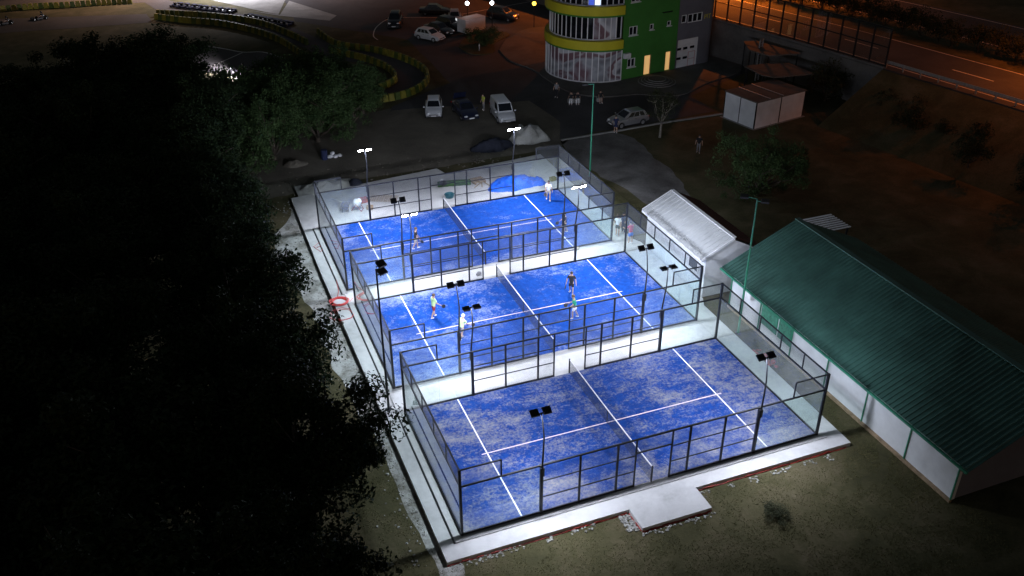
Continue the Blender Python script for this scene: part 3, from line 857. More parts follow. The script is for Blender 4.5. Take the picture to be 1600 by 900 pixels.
# two flat canopies in the yard below the motorway wall
for nm, poly, z, lab in (('far', [(51.2, 53.7), (51.9, 51.0), (55.6, 50.5), (54.0, 56.5), (52.5, 56.8)], 3.3, 'flat canopy roof close under the motorway wall'), ('near', [(48.4, 50.3), (48.3, 47.0), (49.0, 45.9), (53.6, 45.4), (53.4, 49.4), (51.2, 50.2)], 2.75, 'flat canopy roof behind the panelled container')):
    c0 = Vector((sum(p[0] for p in poly) / len(poly), sum(p[1] for p in poly) / len(poly), GZ))
    t = thing('canopy', lab, 'canopy', c0)
    MB().prism([(x - c0.x, y - c0.y) for x, y in poly], z - GZ, z - GZ + .12).build('roof', 'roof_felt', t)
    for x, y in poly:
        q = (Vector((x, y)) - c0.xy) * .92; MB().box((q.x, q.y, (z - GZ) / 2), (.1, .1, z - GZ)).build('post', 'dark_steel', t)

# ladder mast behind the container
lm = thing('ladder_mast', 'narrow lattice mast with rungs rising behind the container', 'mast', (52.9, 54.0, GZ), R(20))
for x in (-.28, .28): MB().box((x, 0, 2.3), (0.09, 0.12, 4.6)).build('rail', 'galvanised', lm)
for k in range(15): MB().box((0, 0, .35 + .29 * k), (0.5, 0.05, 0.05)).build('rung', 'galvanised', lm)
MB().box((0, .12, 2.3), (0.5, 0.03, 4.5)).build('back_plate', 'facade_grey', lm)

# ---- round glazed tower with the green block and grey garage
tw = thing('glazed_tower', 'green and yellow tower with curved glazed storeys and grey garage wing', 'building', (38.5, 59.35, GZ), math.atan2(1.55, 8.1))
cxT, cyT = 0.0, 5.4
def arc(r, a): return (cxT + r * math.cos(a), cyT + r * math.sin(a))
A0, A1 = R(-90), R(-252)
def ring(r0, r1, z0, z1, n=48, a0=A0, a1=A1):
    mb = MB(); vs = []; fs = []
    for k in range(n + 1):
        a = a0 + (a1 - a0) * k / n
        for r, z in ((r0, z0), (r1, z0), (r1, z1), (r0, z1)):
            x, y = arc(r, a); vs.append((x, y, z))
    for k in range(n):
        for j in range(4):
            p, q = k * 4 + j, k * 4 + (j + 1) % 4
            fs.append((p, q, q + 4, p + 4))
    fs += [(0, 1, 2, 3)[::-1], (4 * n, 4 * n + 1, 4 * n + 2, 4 * n + 3)]
    return mb.add(vs, fs)
NPA = 22
for st, (r, z0, z1) in enumerate(((5.4, 0.14, 3.55), (5.0, 4.75, 7.25), (5.25, 8.5, 11.2))):
    for k in range(NPA):
        a, b = A0 + (A1 - A0) * k / NPA, A0 + (A1 - A0) * (k + 1) / NPA
        pa, pb = Vector((*arc(r - .03, a), 0)), Vector((*arc(r - .03, b), 0))
        d = (pb - pa).normalized() * .05; zc = Vector((0, 0, (z0 + z1) / 2))
        m_ = 'window_film' if st == 0 or (st == 1 and k in (1, 2, 3, 4)) else 'dark_glass'
        if st == 2 and k == 5: m_ = 'screen_blue'
        if st == 2 and k == 4: m_ = 'screen_white'
        MB().bar(pa + d + zc, pb - d + zc, 0.03, z1 - z0 - .1).build('pane', m_, tw)
    for k in range(NPA + 1):
        a = A0 + (A1 - A0) * k / NPA
        x, y = arc(r, a)
        MB().box((x, y, (z0 + z1) / 2), (0.10, 0.10, z1 - z0), a).build('mullion', 'white_trim', tw)
    ring(r - .06, r + .06, z0 - .04, z0 + .08).build('sill', 'white_trim', tw)
for z in (3.55, 7.25):
    ring(4.4, 5.52, z, z + .2).build('soffit_band', 'facade_green', tw)
    ring(4.4, 5.60, z + .2, z + 1.15).build('balcony_band', 'facade_yellow', tw)
    ring(5.45, 5.50, z + 1.30, z + 1.34).build('hand_rail', 'black_steel', tw)
ring(4.4, 5.60, 11.25, 12.3).build('parapet_band', 'facade_yellow', tw)
MB().prism([arc(4.39, A0 + (A1 - A0) * k / 40) for k in range(41)], 0, 12.2).build('core', 'facade_grey', tw)
# green block: front wall built round its openings
GW = 7.9
def wall_with_holes(name, x0, x1, z1, holes, mat, th=0.3):
    """front wall at y=0..th, holes are (xa, xb, za, zb)"""
    xs = sorted({x0, x1, *[h[0] for h in holes], *[h[1] for h in holes]}); zs = sorted({0.0, z1, *[h[2] for h in holes], *[h[3] for h in holes]})
    mb = MB()
    keep = lambda a, b, c, d: not any(h[0] <= a + 1e-6 and b <= h[1] + 1e-6 and h[2] <= c + 1e-6 and d <= h[3] + 1e-6 for h in holes)
    for a, b in zip(xs, xs[1:]):
        for c, d in zip(zs, zs[1:]):
            if keep(a, b, c, d):
                mb.add([(a, 0, c), (b, 0, c), (b, 0, d), (a, 0, d)], [(0, 1, 2, 3)])
    for xa, xb, za, zb in holes:
        mb.add([(xa, 0, za), (xb, 0, za), (xb, 0, zb), (xa, 0, zb), (xa, th, za), (xb, th, za), (xb, th, zb), (xa, th, zb)], [(0, 1, 5, 4), (1, 2, 6, 5), (2, 3, 7, 6), (3, 0, 4, 7)])
    return mb.build(name, mat, tw)
wins = [(0.85, 2.0, 4.95, 5.95), (3.75, 4.30, 5.2, 5.85), (6.25, 6.8, 5.3, 5.85), (0.85, 1.95, 1.4, 2.4), (0.9, 2.1, 8.55, 9.6)]
doors = [(3.27, 4.28, 0.14, 2.4), (6.39, 7.22, 0.14, 2.35)]
wall_with_holes('green_wall', 0.0, GW, 12.6, wins + doors, 'facade_green')
for xa, xb, za, zb in wins:
    f = MB()
    for q in (((xa + xb) / 2, za + .04, xb - xa, .08), ((xa + xb) / 2, zb - .04, xb - xa, .08)): f.box((q[0], .06, q[1]), (q[2], .08, q[3]))
    for x in ((xa + .04, xb - .04) + (((xa + xb) / 2,) if xb - xa > .8 else ())): f.box((x, .06, (za + zb) / 2), (.08, .08, zb - za - .17))
    f = f.build('window', 'white_trim', tw)
    MB().box(((xa + xb) / 2, .12, (za + zb) / 2), (xb - xa, .02, zb - za)).build('pane', 'dark_glass', f)
    MB().box(((xa + xb) / 2, -.05, za - .04), (xb - xa + .2, .16, .06)).build('sill', 'white_trim', f)
for i, (xa, xb, za, zb) in enumerate(doors):
    MB().box(((xa + xb) / 2, .22, (za + zb) / 2), (xb - xa, .04, zb - za)).build('lit_doorway', 'door_glow', tw)
    f = MB(); f.box((xa + .03, .1, (za + zb) / 2), (.06, .12, zb - za)); f.box((xb - .03, .1, (za + zb) / 2), (.06, .12, zb - za)); f.box(((xa + xb) / 2, .1, zb - .03), (xb - xa - .13, .12, .06))
    f.build('door_frame', 'wood', tw)
MB().box((0.6, -.2, 2.85), (0.85, .34, 0.55)).build('air_conditioner', 'white_plastic', tw)
MB().box((6.1, -.1, 6.9), (1.3, .2, 0.08)).build('vent_hood', 'black_steel', tw)
MB().box((GW / 2, 4.8, 12.63), (GW, 9.6, 0.06)).build('roof_slab', 'roof_felt', tw)
MB().box((GW - .15, 5.0, 6.3), (0.3, 9.3, 12.6)).build('side_wall', 'facade_green', tw)
# grey garage wing
gwin = [(8.35, 9.1, 5.3, 6.2), (9.3, 11.5, 5.2, 6.2)]
wall_with_holes('garage_wall', GW + .02, 12.6, 11.0, gwin + [(8.1, 11.3, 0.1, 3.4)], 'facade_grey')
mb = MB(); pts = [(12.6 + 1.2 * math.sin(t * PI / 20), 1.2 - 1.2 * math.cos(t * PI / 20)) for t in range(11)]
mb.add([(x, y, z) for z in (0, 11.0) for x, y in pts], [(i, i + 1, 12 + i, 11 + i) for i in range(10)])
mb.add([(13.8, 1.2, 0), (13.8, 7.5, 0), (13.8, 7.5, 11), (13.8, 1.2, 11)], [(0, 1, 2, 3)])
mb.build('rounded_corner', 'facade_grey', tw, sharp=30)
MB().box(((GW + 13.8) / 2, 3.9, 11.03), (13.8 - GW, 7.2, 0.06)).build('roof_slab', 'roof_felt', tw)
for xa, xb, za, zb in gwin:
    n = max(1, round((xb - xa) / .75)); f = MB()
    for z in (za + .04, zb - .04): f.box(((xa + xb) / 2, .06, z), (xb - xa, .08, .08))
    for k in range(n + 1): f.box((xa + .04 + (xb - xa - .08) * k / n, .06, (za + zb) / 2), (.08, .08, zb - za - .17))
    f = f.build('window', 'white_trim', tw)
    MB().box(((xa + xb) / 2, .12, (za + zb) / 2), (xb - xa, .02, zb - za)).build('pane', 'dark_glass', f)
gd = MB()
for k in range(5): gd.box((9.7, .16, .42 + .65 * k), (3.16, .06, .63))
gd = gd.build('garage_door', 'white_trim', tw)
for x, z in ((8.45, 2.3), (9.4, 2.3), (10.45, 2.3), (8.5, 1.2), (9.45, 1.2)):
    MB().box((x, .11, z), (0.62, .05, 0.28)).build('window', 'dark_glass', gd)
wk = MB()
for x in (9.95, 10.95): wk.box((x, .12, .95), (.03, .03, 1.7))
for z in (.12, .95, 1.78): wk.box((10.45, .12, z), (.97, .03, .03))
wk.build('wicket_door', 'lettering_red', gd)
fc = bpy.data.curves.new('lettering', 'FONT'); fc.body = 'PIT'; fc.size = 0.75; fc.extrude = 0.02; fc.materials.append(MATS['lettering_yellow'])
fo = bpy.data.objects.new('lettering_curve', fc)
fm = bpy.data.meshes.new_from_object(fo); bpy.data.objects.remove(fo); bpy.data.curves.remove(fc)
fo = obj('lettering', fm, tw, (11.75, -.03, 5.35)); fo.rotation_euler = (R(90), 0, 0)

# entrance steps
es = thing('entrance_steps', 'round stepped landing with pale edges below the lit doorway', 'steps', (42.0, 57.3, GZ + .12))
for k in range(4):
    r = 2.1 - .36 * k
    stp = MB().cyl((0, 0, .10 * k), r, .098, 40).build('step', 'paving', es)
    pr_ = [(r - .05, .10 * k + .1), (r + .012, .10 * k + .1), (r + .012, .10 * k + .05), (r - .05, .10 * k + .098)]
    MB().lathe([(r - .06, .10 * k + .099), (r - .06, .10 * k + .104), (r + .012, .10 * k + .104), (r + .012, .10 * k + .06)], 40).build('nosing', 'concrete_grey', stp)

# ------------------------------------------------------------------ trees and plants
def leaf_cloud(clumps, leaves, size, rng, flat=0.5):
    mb = MB()
    vs, fs = mb.v, mb.f
    for c, r in clumps:
        for _ in range(leaves):
            d = Vector((rng.gauss(0, 1), rng.gauss(0, 1), rng.gauss(0, 1) * .8)).normalized() * r * rng.random() ** 0.45
            p = c + d
            s = size * rng.uniform(.6, 1.35)
            nrm = (Vector((rng.gauss(0, 1), rng.gauss(0, 1), rng.gauss(0, 1))).normalized() + d.normalized() * .6 + Vector((0, 0, flat))).normalized()
            u = nrm.cross(Vector((rng.gauss(0, 1), rng.gauss(0, 1), rng.gauss(0, 1)))).normalized() * s
            w = nrm.cross(u) * .5
            o = len(vs)
            vs += [tuple(p - u * .5), tuple(p + w * .5), tuple(p + u * .5 + nrm * s * -.15), tuple(p - w * .5)]
            fs.append((o, o + 1, o + 2, o + 3))
    return mb

def tree_meshes(seed, height, rad, trunk_h, n_clump, leaves, leaf_size, leaf_m, bark='bark', lobes=7, clump_r=(.45, .95)):
    rng = random.Random(seed)
    ch = height - trunk_h
    lob = []
    for k in range(lobes):
        a = 2 * PI * k / lobes + rng.uniform(-.4, .4); q = rng.uniform(.35, .72)
        z = trunk_h + ch * rng.uniform(.25, .75)
        lob.append((Vector((math.cos(a) * rad * q, math.sin(a) * rad * q, z)), rad * rng.uniform(.34, .52)))
    lob.append((Vector((rng.uniform(-.5, .5), rng.uniform(-.5, .5), trunk_h + ch * .72)), rad * .5))
    clumps = []
    for k in range(n_clump):
        c, r = lob[k % len(lob)]
        d = Vector((rng.gauss(0, 1), rng.gauss(0, 1), rng.gauss(0, 1) * .85 + .15)).normalized()
        clumps.append((c + d * r * rng.uniform(.55, 1.1), rng.uniform(*clump_r)))
    crown = leaf_cloud(clumps, leaves, leaf_size, rng).mesh('crown', leaf_m)
    tr = MB()
    tr.tube([(0, 0, -.2), (.05, .03, trunk_h * .6), (.1, -.05, trunk_h + ch * .3), (.05, 0, trunk_h + ch * .7)], [rad * .075, rad * .055, rad * .04, rad * .012], 8)
    for c, r in lob:
        b0 = Vector((.06, 0, trunk_h * rng.uniform(.65, 1.1)))
        midp = b0.lerp(c, .5) + Vector((0, 0, -.25))
        tr.tube([b0, midp, c], [rad * .035, rad * .024, rad * .008], 6)
        for _ in range(3):
            e = c + Vector((rng.gauss(0, 1), rng.gauss(0, 1), rng.gauss(0, .6))).normalized() * r
            tr.tube([midp.lerp(c, .6), e], [rad * .014, rad * .003], 5)
    return crown, tr.mesh('trunk', bark, smooth=True)

def tree(name, meshes, loc, label, cat='tree', scale=1.0, rz=0.0, group=None, sz=None):
    t = thing(name, label, cat, loc, rz, group)
    t.scale = (scale, scale, sz or scale)
    obj('crown', meshes[0], t); obj('trunk', meshes[1], t)
    return t

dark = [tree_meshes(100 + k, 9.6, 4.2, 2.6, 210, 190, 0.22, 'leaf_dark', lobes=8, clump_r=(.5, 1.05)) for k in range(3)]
rngT = random.Random(5)
FOREST = []
edge = [(-8.5, -4.6, 8.8), (-6.6, 2.2, 9.1), (-7.8, 9.5, 9.4), (-8.0, 17, 9.4), (-7.8, 24, 9.0), (-8.4, 31, 9.8), (-8.2, 38, 9.6), (-7.6, 45, 9.6), (-7.0, 51.5, 10.0), (-10.5, 57, 10.6)]
for x, y, h in edge: FOREST.append((x, y, h))
for row in range(1, 5):
    for y in range(-10, 56, 8):
        x = -8.5 - row * 6.2 + rngT.uniform(-1.2, 1.2)
        if x < -31: continue
        FOREST.append((x, y + (row % 2) * 4 + rngT.uniform(-1.5, 1.5), rngT.uniform(8.6, 10.6)))
FOREST += [(-15, 60.5, 9.6), (-20, 57, 8.8), (-26.5, 60, 9.2)]
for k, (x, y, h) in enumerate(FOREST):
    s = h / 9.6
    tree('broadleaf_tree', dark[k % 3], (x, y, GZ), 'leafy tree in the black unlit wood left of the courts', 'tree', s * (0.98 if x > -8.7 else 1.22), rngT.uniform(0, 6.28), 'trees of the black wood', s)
mid = [tree_meshes(200 + k, 6.4, 3.5, 0.35, 190, 95, 0.18, 'leaf_mid', lobes=8, clump_r=(.35, .8)) for k in range(2)]
for k, (x, y, s, lab) in enumerate([
        (-1.2, 50.5, 1.05, 'green tree just lit at the left corner of the dirt yard'),
        (3.4, 53.5, 1.12, 'green bushy tree behind the white heap in the dirt yard'),
        (7.2, 56.2, 1.0, 'dim green tree nearest the curve of yellow barriers'),
        (1.6, 60.0, 1.12, 'dim green tree in front of the kart bend'),
        (6.4, 62.8, 1.05, 'dim green tree between the barriers and the kart bend'),
        (-3.6, 57.0, 1.15, 'dim green tree between the black wood and the dirt yard'),
        (-4.4, 46.4, 1.05, 'green tree leaning over the left end of the soil band'),
        (9.2, 59.6, 0.8, 'small dim green tree at the near end of the inner barrier curve'),
        (5.0, 58.6, 1.1, 'dim green tree in the middle of the clump behind the dirt yard'),
        (0.8, 55.4, 1.15, 'dense green tree in the clump behind the soil mound')]):
    tree('small_tree', mid[k % 2], (x, y, GZ), lab, 'tree', s, k * 1.3, 'trees behind the dirt yard')
rt = tree_meshes(301, 5.4, 3.7, 0.5, 190, 120, 0.15, 'leaf_mid', lobes=9, clump_r=(.35, .8))
tree('round_tree', rt, (35.0, 27.6, GZ), 'round bushy green tree alone on the dark lawn behind the white shed', 'tree', 0.98)
st = tree_meshes(302, 4.8, 2.0, 1.5, 60, 40, 0.14, 'leaf_hedge', 'bark_pale', lobes=6, clump_r=(.3, .6))
tree('slender_tree', st, (34.1, 42.4, GZ), 'slender pale stemmed tree beside the silver car', 'tree', 1.0)
hm = [tree_meshes(400 + k, 2.4, 1.5, 0.2, 40, 60, 0.17, 'leaf_hedge', lobes=5, clump_r=(.3, .65)) for k in range(2)]
for k, p in enumerate(resample(offset(NE, 13.2), 2.3)):
    if 20 < p.y < 80:
        tree('median_shrub', hm[k % 2], (p.x + rngT.uniform(-.5, .5), p.y, MZ), 'one of the dark shrubs in the motorway median hedge', 'shrub', rngT.uniform(.8, 1.25), rngT.uniform(0, 6), 'median hedge shrubs')
for k in range(10):
    tree('verge_bush', hm[k % 2], (NE[i41].x - 2.5 + rngT.uniform(-3.5, 3.0), 14 + k * 2.6, GZ + 1.0), 'low dark bush on the motorway embankment', 'shrub', rngT.uniform(.7, 1.3), rngT.uniform(0, 6), 'embankment bushes')
ism = tree_meshes(450, 2.2, 2.2, 0.15, 90, 70, 0.16, 'leaf_mid', lobes=8, clump_r=(.3, .6))
tree('island_shrub', ism, (29.2, 79.0, GZ + .1), 'broad low shrub on the kerbed traffic island', 'shrub', 1.0, 1.0, None, 0.8)
tree('lawn_shrub', hm[1], (14.6, -4.0, GZ), 'small dark shrub on the grass in front of the courts', 'shrub', 0.5, 2.0, None, 0.16)
tree('wall_bush', hm[0], (55.5, 45.2, GZ), 'dark bush at the foot of the concrete retaining wall', 'shrub', 1.5, 2.0)

def grass_patch(name, label, spots, n, rng):
    mb = MB(); vs, fs = mb.v, mb.f
    tot = sum((x1 - x0) * (y1 - y0) for x0, x1, y0, y1, c in spots)
    for x0, x1, y0, y1, c in spots:
        for _ in range(int(n * (x1 - x0) * (y1 - y0) / tot)):
            x, y = rng.uniform(x0, x1), rng.uniform(y0, y1)
            if noise.noise(Vector((x * .7, y * .7, 3))) + .55 * noise.noise(Vector((x * 2.1, y * 2.1, 8))) < c: continue
            if -1.5 < x < 21.7 and -1.4 < y < 42: continue
            if 7.9 < x < 12.1 and -2.8 < y: continue
            a = rng.uniform(0, PI); h = rng.uniform(.02, .05); w = rng.uniform(.012, .03)
            lx, ly = rng.gauss(0, .03), rng.gauss(0, .03)
            o = len(vs)
            vs += [(x - w * math.cos(a), y - w * math.sin(a), GZ), (x + w * math.cos(a), y + w * math.sin(a), GZ), (x + lx, y + ly, GZ + h)]
            fs.append((o, o + 1, o + 2))
    o = mb.build(name, 'grass_blade'); tag(o, label, 'grass', None, 'stuff')
    return o
rngG = random.Random(8)
grass_patch('grass', 'short worn grass lawn in front of the nearest court', [(-6, 24, -10, -1.3, -.25), (-4.5, -1.4, -8, 12, -.1)], 60000, rngG)
grass_patch('grass', 'strip of grass between the nearest court and the hall', [(21.4, 23.1, -6, 14, -.2)], 9000, rngG)
grass_patch('grass', 'strip of rough grass beside the far court and white shed', [(21.7, 24.6, 24, 41, -.2), (24.5, 27, 23.5, 30, -.1)], 16000, rngG)

# rubble scattered along the slab edges
def rubble(name, label, n, fn, mat, rng, smin=.03, smax=.10):
    mb = MB()
    for _ in range(n):
        x, y = fn(rng); s = rng.uniform(smin, smax)
        M = Matrix.Rotation(rng.uniform(0, 6), 4, 'Z') @ Matrix.Rotation(rng.uniform(-.5, .5), 4, 'X')
        mb.box((x, y, GZ + s * .25), (s * rng.uniform(.7, 1.5), s, s * .7), M=M)
    o = mb.build(name, mat); tag(o, label, 'rubble', None, 'stuff')
def front(r):
    x = r.uniform(-1, 21); k = noise.noise(Vector((x * .8, 0, 5)))
    return (x, (-1.28 if not 8 < x < 12 else -2.68) - abs(r.gauss(0, .16)) - .06) if k > -.05 else (r.uniform(7.5, 8.05), r.uniform(-2.5, -1.4))
rubble('rubble', 'white rubble crumbs along the front edge of the concrete', 420, front, 'lime_rubble', rngG)
rubble('rubble', 'pale rubble crumbs along the left edge of the concrete', 380, lambda r: (-1.4 - abs(r.gauss(0, .7)), r.uniform(-1, 41)), 'lime_rubble', rngG)
rubble('rubble', 'pale stones scattered over the soil behind the far court', 200, lambda r: (r.uniform(-2, 26), 44.4 + r.gauss(0, 1.2)), 'dirt', rngG, .04, .14)

rubble('rubble', 'broken red bricks on the grass between the nearest court and the hall', 26, lambda r: (21.95 + r.gauss(0, .25), 7.4 + r.gauss(0, .5)), 'brick_red', rngG, .08, .2)
# red membrane showing under the slab edge
for pts, lab in (([(-1.15, -1.33), (3, -1.34), (8.06, -1.33)], 'red plastic membrane edge under the left front of the concrete'), ([(8.07, -1.36), (8.07, -2.68), (11.93, -2.68), (11.93, -2.3)], 'red plastic membrane edge around the concrete tongue'), ([(11.95, -1.18), (16, -1.19), (21.37, -1.18)], 'red plastic membrane edge under the right front of the concrete')):
    mb = MB(); P = resample([Vector((*p, 0)) for p in pts], .35)
    for a, b in zip(P, P[1:]):
        h = .03 + .14 * abs(noise.noise(a * 1.3)); mb.bar((a.x, a.y, GZ + h / 2), (b.x, b.y, GZ + h / 2), 0.05 + .07 * abs(noise.noise(a * 3)), h)
    tag(mb.build('membrane_edge', 'red_plastic'), lab, 'membrane')

# ------------------------------------------------------------------ vehicles
KINDS = {  # length, width, belt height, roof height, [stations x (front positive), top z], greenhouse base x0..x1, roof x0..x1
    'hatch': dict(L=4.05, W=1.76, belt=.93, roof=1.47, st=[(-2.02, .72), (-1.95, .92), (-1.4, .96), (.75, .95), (1.3, .88), (1.78, .74), (2.02, .55)], gb=(-1.88, .98), gr=(-1.45, .12)),
    'sedan': dict(L=4.6, W=1.80, belt=.90, roof=1.42, st=[(-2.30, .70), (-2.2, .90), (-1.5, .94), (.85, .92), (1.5, .84), (2.0, .70), (2.28, .52)], gb=(-1.55, 1.05), gr=(-.95, .20)),
    'van':   dict(L=4.4, W=1.82, belt=1.05, roof=1.84, st=[(-2.20, .85), (-2.17, 1.05), (-1.4, 1.07), (.95, 1.06), (1.5, .98), (1.95, .82), (2.2, .58)], gb=(-2.14, 1.30), gr=(-2.05, .60)),
    'suv':   dict(L=4.5, W=1.86, belt=1.08, roof=1.70, st=[(-2.25, .85), (-2.2, 1.07), (-1.4, 1.10), (.85, 1.09), (1.5, 1.02), (2.0, .90), (2.25, .60)], gb=(-2.05, 1.05), gr=(-1.65, .25)),
}
def bez(a, b, t): return a + (b - a) * t

def car(kind, loc, head, pm, label, boot_open=False):
    K = KINDS[kind]; L, Wd = K['L'], K['W']; w = Wd / 2
    t = thing('car', label, 'van' if kind == 'van' else 'car', loc, math.atan2(head[1], head[0]))
    # lower shell, lofted along its length
    mb = MB(); ring_n = 12; sts = []
    for x, zt in K['st']:
        tp = abs(x) / (L / 2)
        ww = w * (1 - .16 * max(0, tp - .72) / .28)
        zb = .20 + (.10 if tp > .95 else 0)
        zm = bez(zb, zt, .45)
        half = [(ww * .84, zb), (ww * .98, zb + .08), (ww, zm), (ww * .985, bez(zm, zt, .6)), (ww * .93, zt - .03), (ww * .70, zt + .015)]
        sts.append([(x, y, z) for y, z in half] + [(x, -y, z) for y, z in half[::-1]])
    for r_ in sts: mb.v += r_
    for i in range(len(sts) - 1):
        for k in range(ring_n):
            mb.f.append((i * ring_n + k, (i + 1) * ring_n + k, (i + 1) * ring_n + (k + 1) % ring_n, i * ring_n + (k + 1) % ring_n))
    mb.f.append(tuple(range(ring_n))); mb.f.append(tuple((len(sts) - 1) * ring_n + k for k in range(ring_n))[::-1])
    body = mb.build('body', pm, t, sharp=38)
    # greenhouse
    zb, zr = K['belt'] - .03, K['roof']
    b0, b1 = K['gb']; r0, r1 = K['gr']; wb_, wr = w * .93, w * (.80 if kind == 'van' else .70)
    base = [(b0, -wb_ * .94), (b1, -wb_ * .9), (b1, wb_ * .9), (b0, wb_ * .94)]; top = [(r0, -wr * .95), (r1, -wr * .95), (r1, wr * .95), (r0, wr * .95)]
    mb = MB()
    mid_ = [(bez(base[i][0], top[i][0], .9), bez(base[i][1], top[i][1], .88)) for i in range(4)]
    mb.add([(x, y, zb) for x, y in base] + [(x, y, bez(zb, zr, .9)) for x, y in mid_] + [(bez(x, (r0 + r1) / 2, .06), y * .9, zr) for x, y in top],
           [(0, 1, 5, 4), (1, 2, 6, 5), (2, 3, 7, 6), (3, 0, 4, 7), (4, 5, 9, 8), (5, 6, 10, 9), (6, 7, 11, 10), (7, 4, 8, 11), (8, 9, 10, 11)])
    cab = mb.build('cabin', pm, t, sharp=30)
    def P(i, s, h):   # point on the greenhouse face i (edge i -> i+1), s along, h up
        j = (i + 1) % 4
        lo = Vector((bez(base[i][0], base[j][0], s), bez(base[i][1], base[j][1], s), zb)); hi = Vector((bez(mid_[i][0], mid_[j][0], s), bez(mid_[i][1], mid_[j][1], s), bez(zb, zr, .9)))
        return lo.lerp(hi, h)
    def pane(name, i, s0, s1, h0, h1):
        q = [P(i, s0, h0), P(i, s1, h0), P(i, s1, h1), P(i, s0, h1)]
        nn = (q[1] - q[0]).cross(q[3] - q[0]).normalized()
        c = sum(q, Vector()) / 4
        if nn.dot(c - Vector(((b0 + b1) / 2, 0, zb + .2))) < 0: nn = -nn
        mb = MB(); mb.add([p + nn * .008 for p in q] + [p - nn * .01 for p in q], [(0, 1, 2, 3), (7, 6, 5, 4)] + [(k, 4 + k, 4 + (k + 1) % 4, (k + 1) % 4) for k in range(4)])
        mb.build(name, 'dark_glass', cab)
    pane('windscreen', 1, .06, .94, .16, .97)
    if kind == 'van':
        for i, ss in ((0, ((.62, .90),)), (2, ((.10, .38),))):
            for a, b_ in ss: pane('side_window', i, a, b_, .14, .92)
        pane('rear_window', 3, .1, .9, .3, .9)
    else:
        for i in (0, 2):
            for a, b_ in ((.12, .34), (.37, .60), (.63, .86)) if kind != 'sedan' else ((.16, .46), (.50, .84)): pane('side_window', i, (a if i == 0 else 1 - b_), (b_ if i == 0 else 1 - a), .16, .92)
        pane('rear_window', 3, .08, .92, .2, .95)
    # wheels
    wr_ = .33 if kind in ('suv', 'van') else .31
    for x in (-L * .30, L * .315):
        for s in (-1, 1):
            y = s * (w - .10)
            ty = MB().lathe([(wr_ * .62, -.10), (wr_ * .94, -.10), (wr_, -.06), (wr_, .06), (wr_ * .94, .10), (wr_ * .62, .10)], 20, (x, y, wr_), 'Y').build('wheel', 'rubber', t, sharp=40)
            rm = MB().lathe([(0.001, .05 * s), (wr_ * .18, .07 * s), (wr_ * .58, .04 * s), (wr_ * .63, .085 * s)], 20, (x, y, wr_), 'Y')
            for k in range(5):
                a = 2 * PI * k / 5; rm.bar((x, y + s * .07, wr_), (x + math.cos(a) * wr_ * .58, y + s * .07, wr_ + math.sin(a) * wr_ * .58), .045, .03)
            rm.build('rim', 'galvanised', ty)
            MB().lathe([(wr_ + .05, -.02 * s), (wr_ + .055, .02 * s), (wr_ + .0, .02 * s)], 20, (x, s * w * .985, wr_), 'Y').build('wheel_arch', 'black_plastic', body)
    zf = K['st'][-2][1]
    for s in (-1, 1):
        MB().ell((L / 2 - .14, s * w * .62, zf - .10), (.12, .20, .09)).build('headlight', 'lamp_clear', body, smooth=True)
        MB().ell((-L / 2 + .05, s * w * .78, K['st'][1][1] - .14), (.07, .12, .11)).build('tail_light', 'lamp_red', body, smooth=True)
        MB().ell((K['gb'][1] - .12, s * (w + .09), K['belt'] + .05), (.07, .11, .08)).build('wing_mirror', pm, body, smooth=True)
        for xx in (-.35, .45): MB().box((xx, s * w * .995, K['belt'] - .13), (.18, .02, .03)).build('door_handle', 'chrome', body)
    MB().box((L / 2 - .02, 0, .50), (.04, w * 1.1, .10)).build('grille', 'black_plastic', body)
    MB().box((L / 2 + .005, 0, .34), (.06, w * 1.5, .10)).build('bumper', 'black_plastic', body)
    MB().box((L / 2 + .04, 0, .42), (.015, .5, .11)).build('number_plate', 'white_trim', body)
    MB().box((-L / 2 - .01, 0, .55), (.02, .5, .11)).build('number_plate', 'white_trim', body)
    if boot_open:
        M = Matrix.Rotation(R(-65), 4, 'Y')
        MB().box((-1.75, 0, K['roof'] + .12), (.75, w * 1.45, .04), M=M).build('boot_lid', pm, t)
    return t
G5 = GZ + .008
car('hatch', (15.95, 57.0, G5), (-.30, -.95), 'paint_white', 'pale silver hatchback, leftmost of the three cars on the dirt')
car('sedan', (18.75, 55.3, G5), (-.02, -1), 'paint_navy', 'dark saloon with its boot lid raised, middle of the three on the dirt', True)
car('van', (22.0, 53.1, G5), (-.10, -1), 'paint_white', 'white small van beside the pale sand heap')
car('hatch', (32.9, 46.75, G5), (-1, -.10), 'paint_silver', 'silver hatchback parked along the kerb by the slender tree')
car('suv', (21.3, 92.6, G5), (-.34, -.94), 'paint_black', 'black tall car standing alone on the asphalt beyond the barriers')
car('hatch', (23.6, 83.9, G5), (.55, -.83), 'paint_white', 'white hatchback parked beside the dark cars near the island')
car('sedan', (25.6, 86.4, G5), (.45, -.89), 'paint_black', 'black saloon parked right beside the white hatchback')
car('suv', (27.6, 87.6, G5), (.45, -.89), 'paint_black', 'black car between the black saloon and the white box trailer')
car('hatch', (29.4, 91.4, G5), (-.3, -.95), 'paint_silver', 'pale car standing behind the white box trailer')
car('suv', (36.0, 90.2, G5), (.6, -.8), 'paint_black', 'black car parked beyond the traffic island near the amber lamp')
car('sedan', (28.2, 96.5, G5), (.9, -.4), 'paint_black', 'black saloon at the top edge left of the white globe lamps')

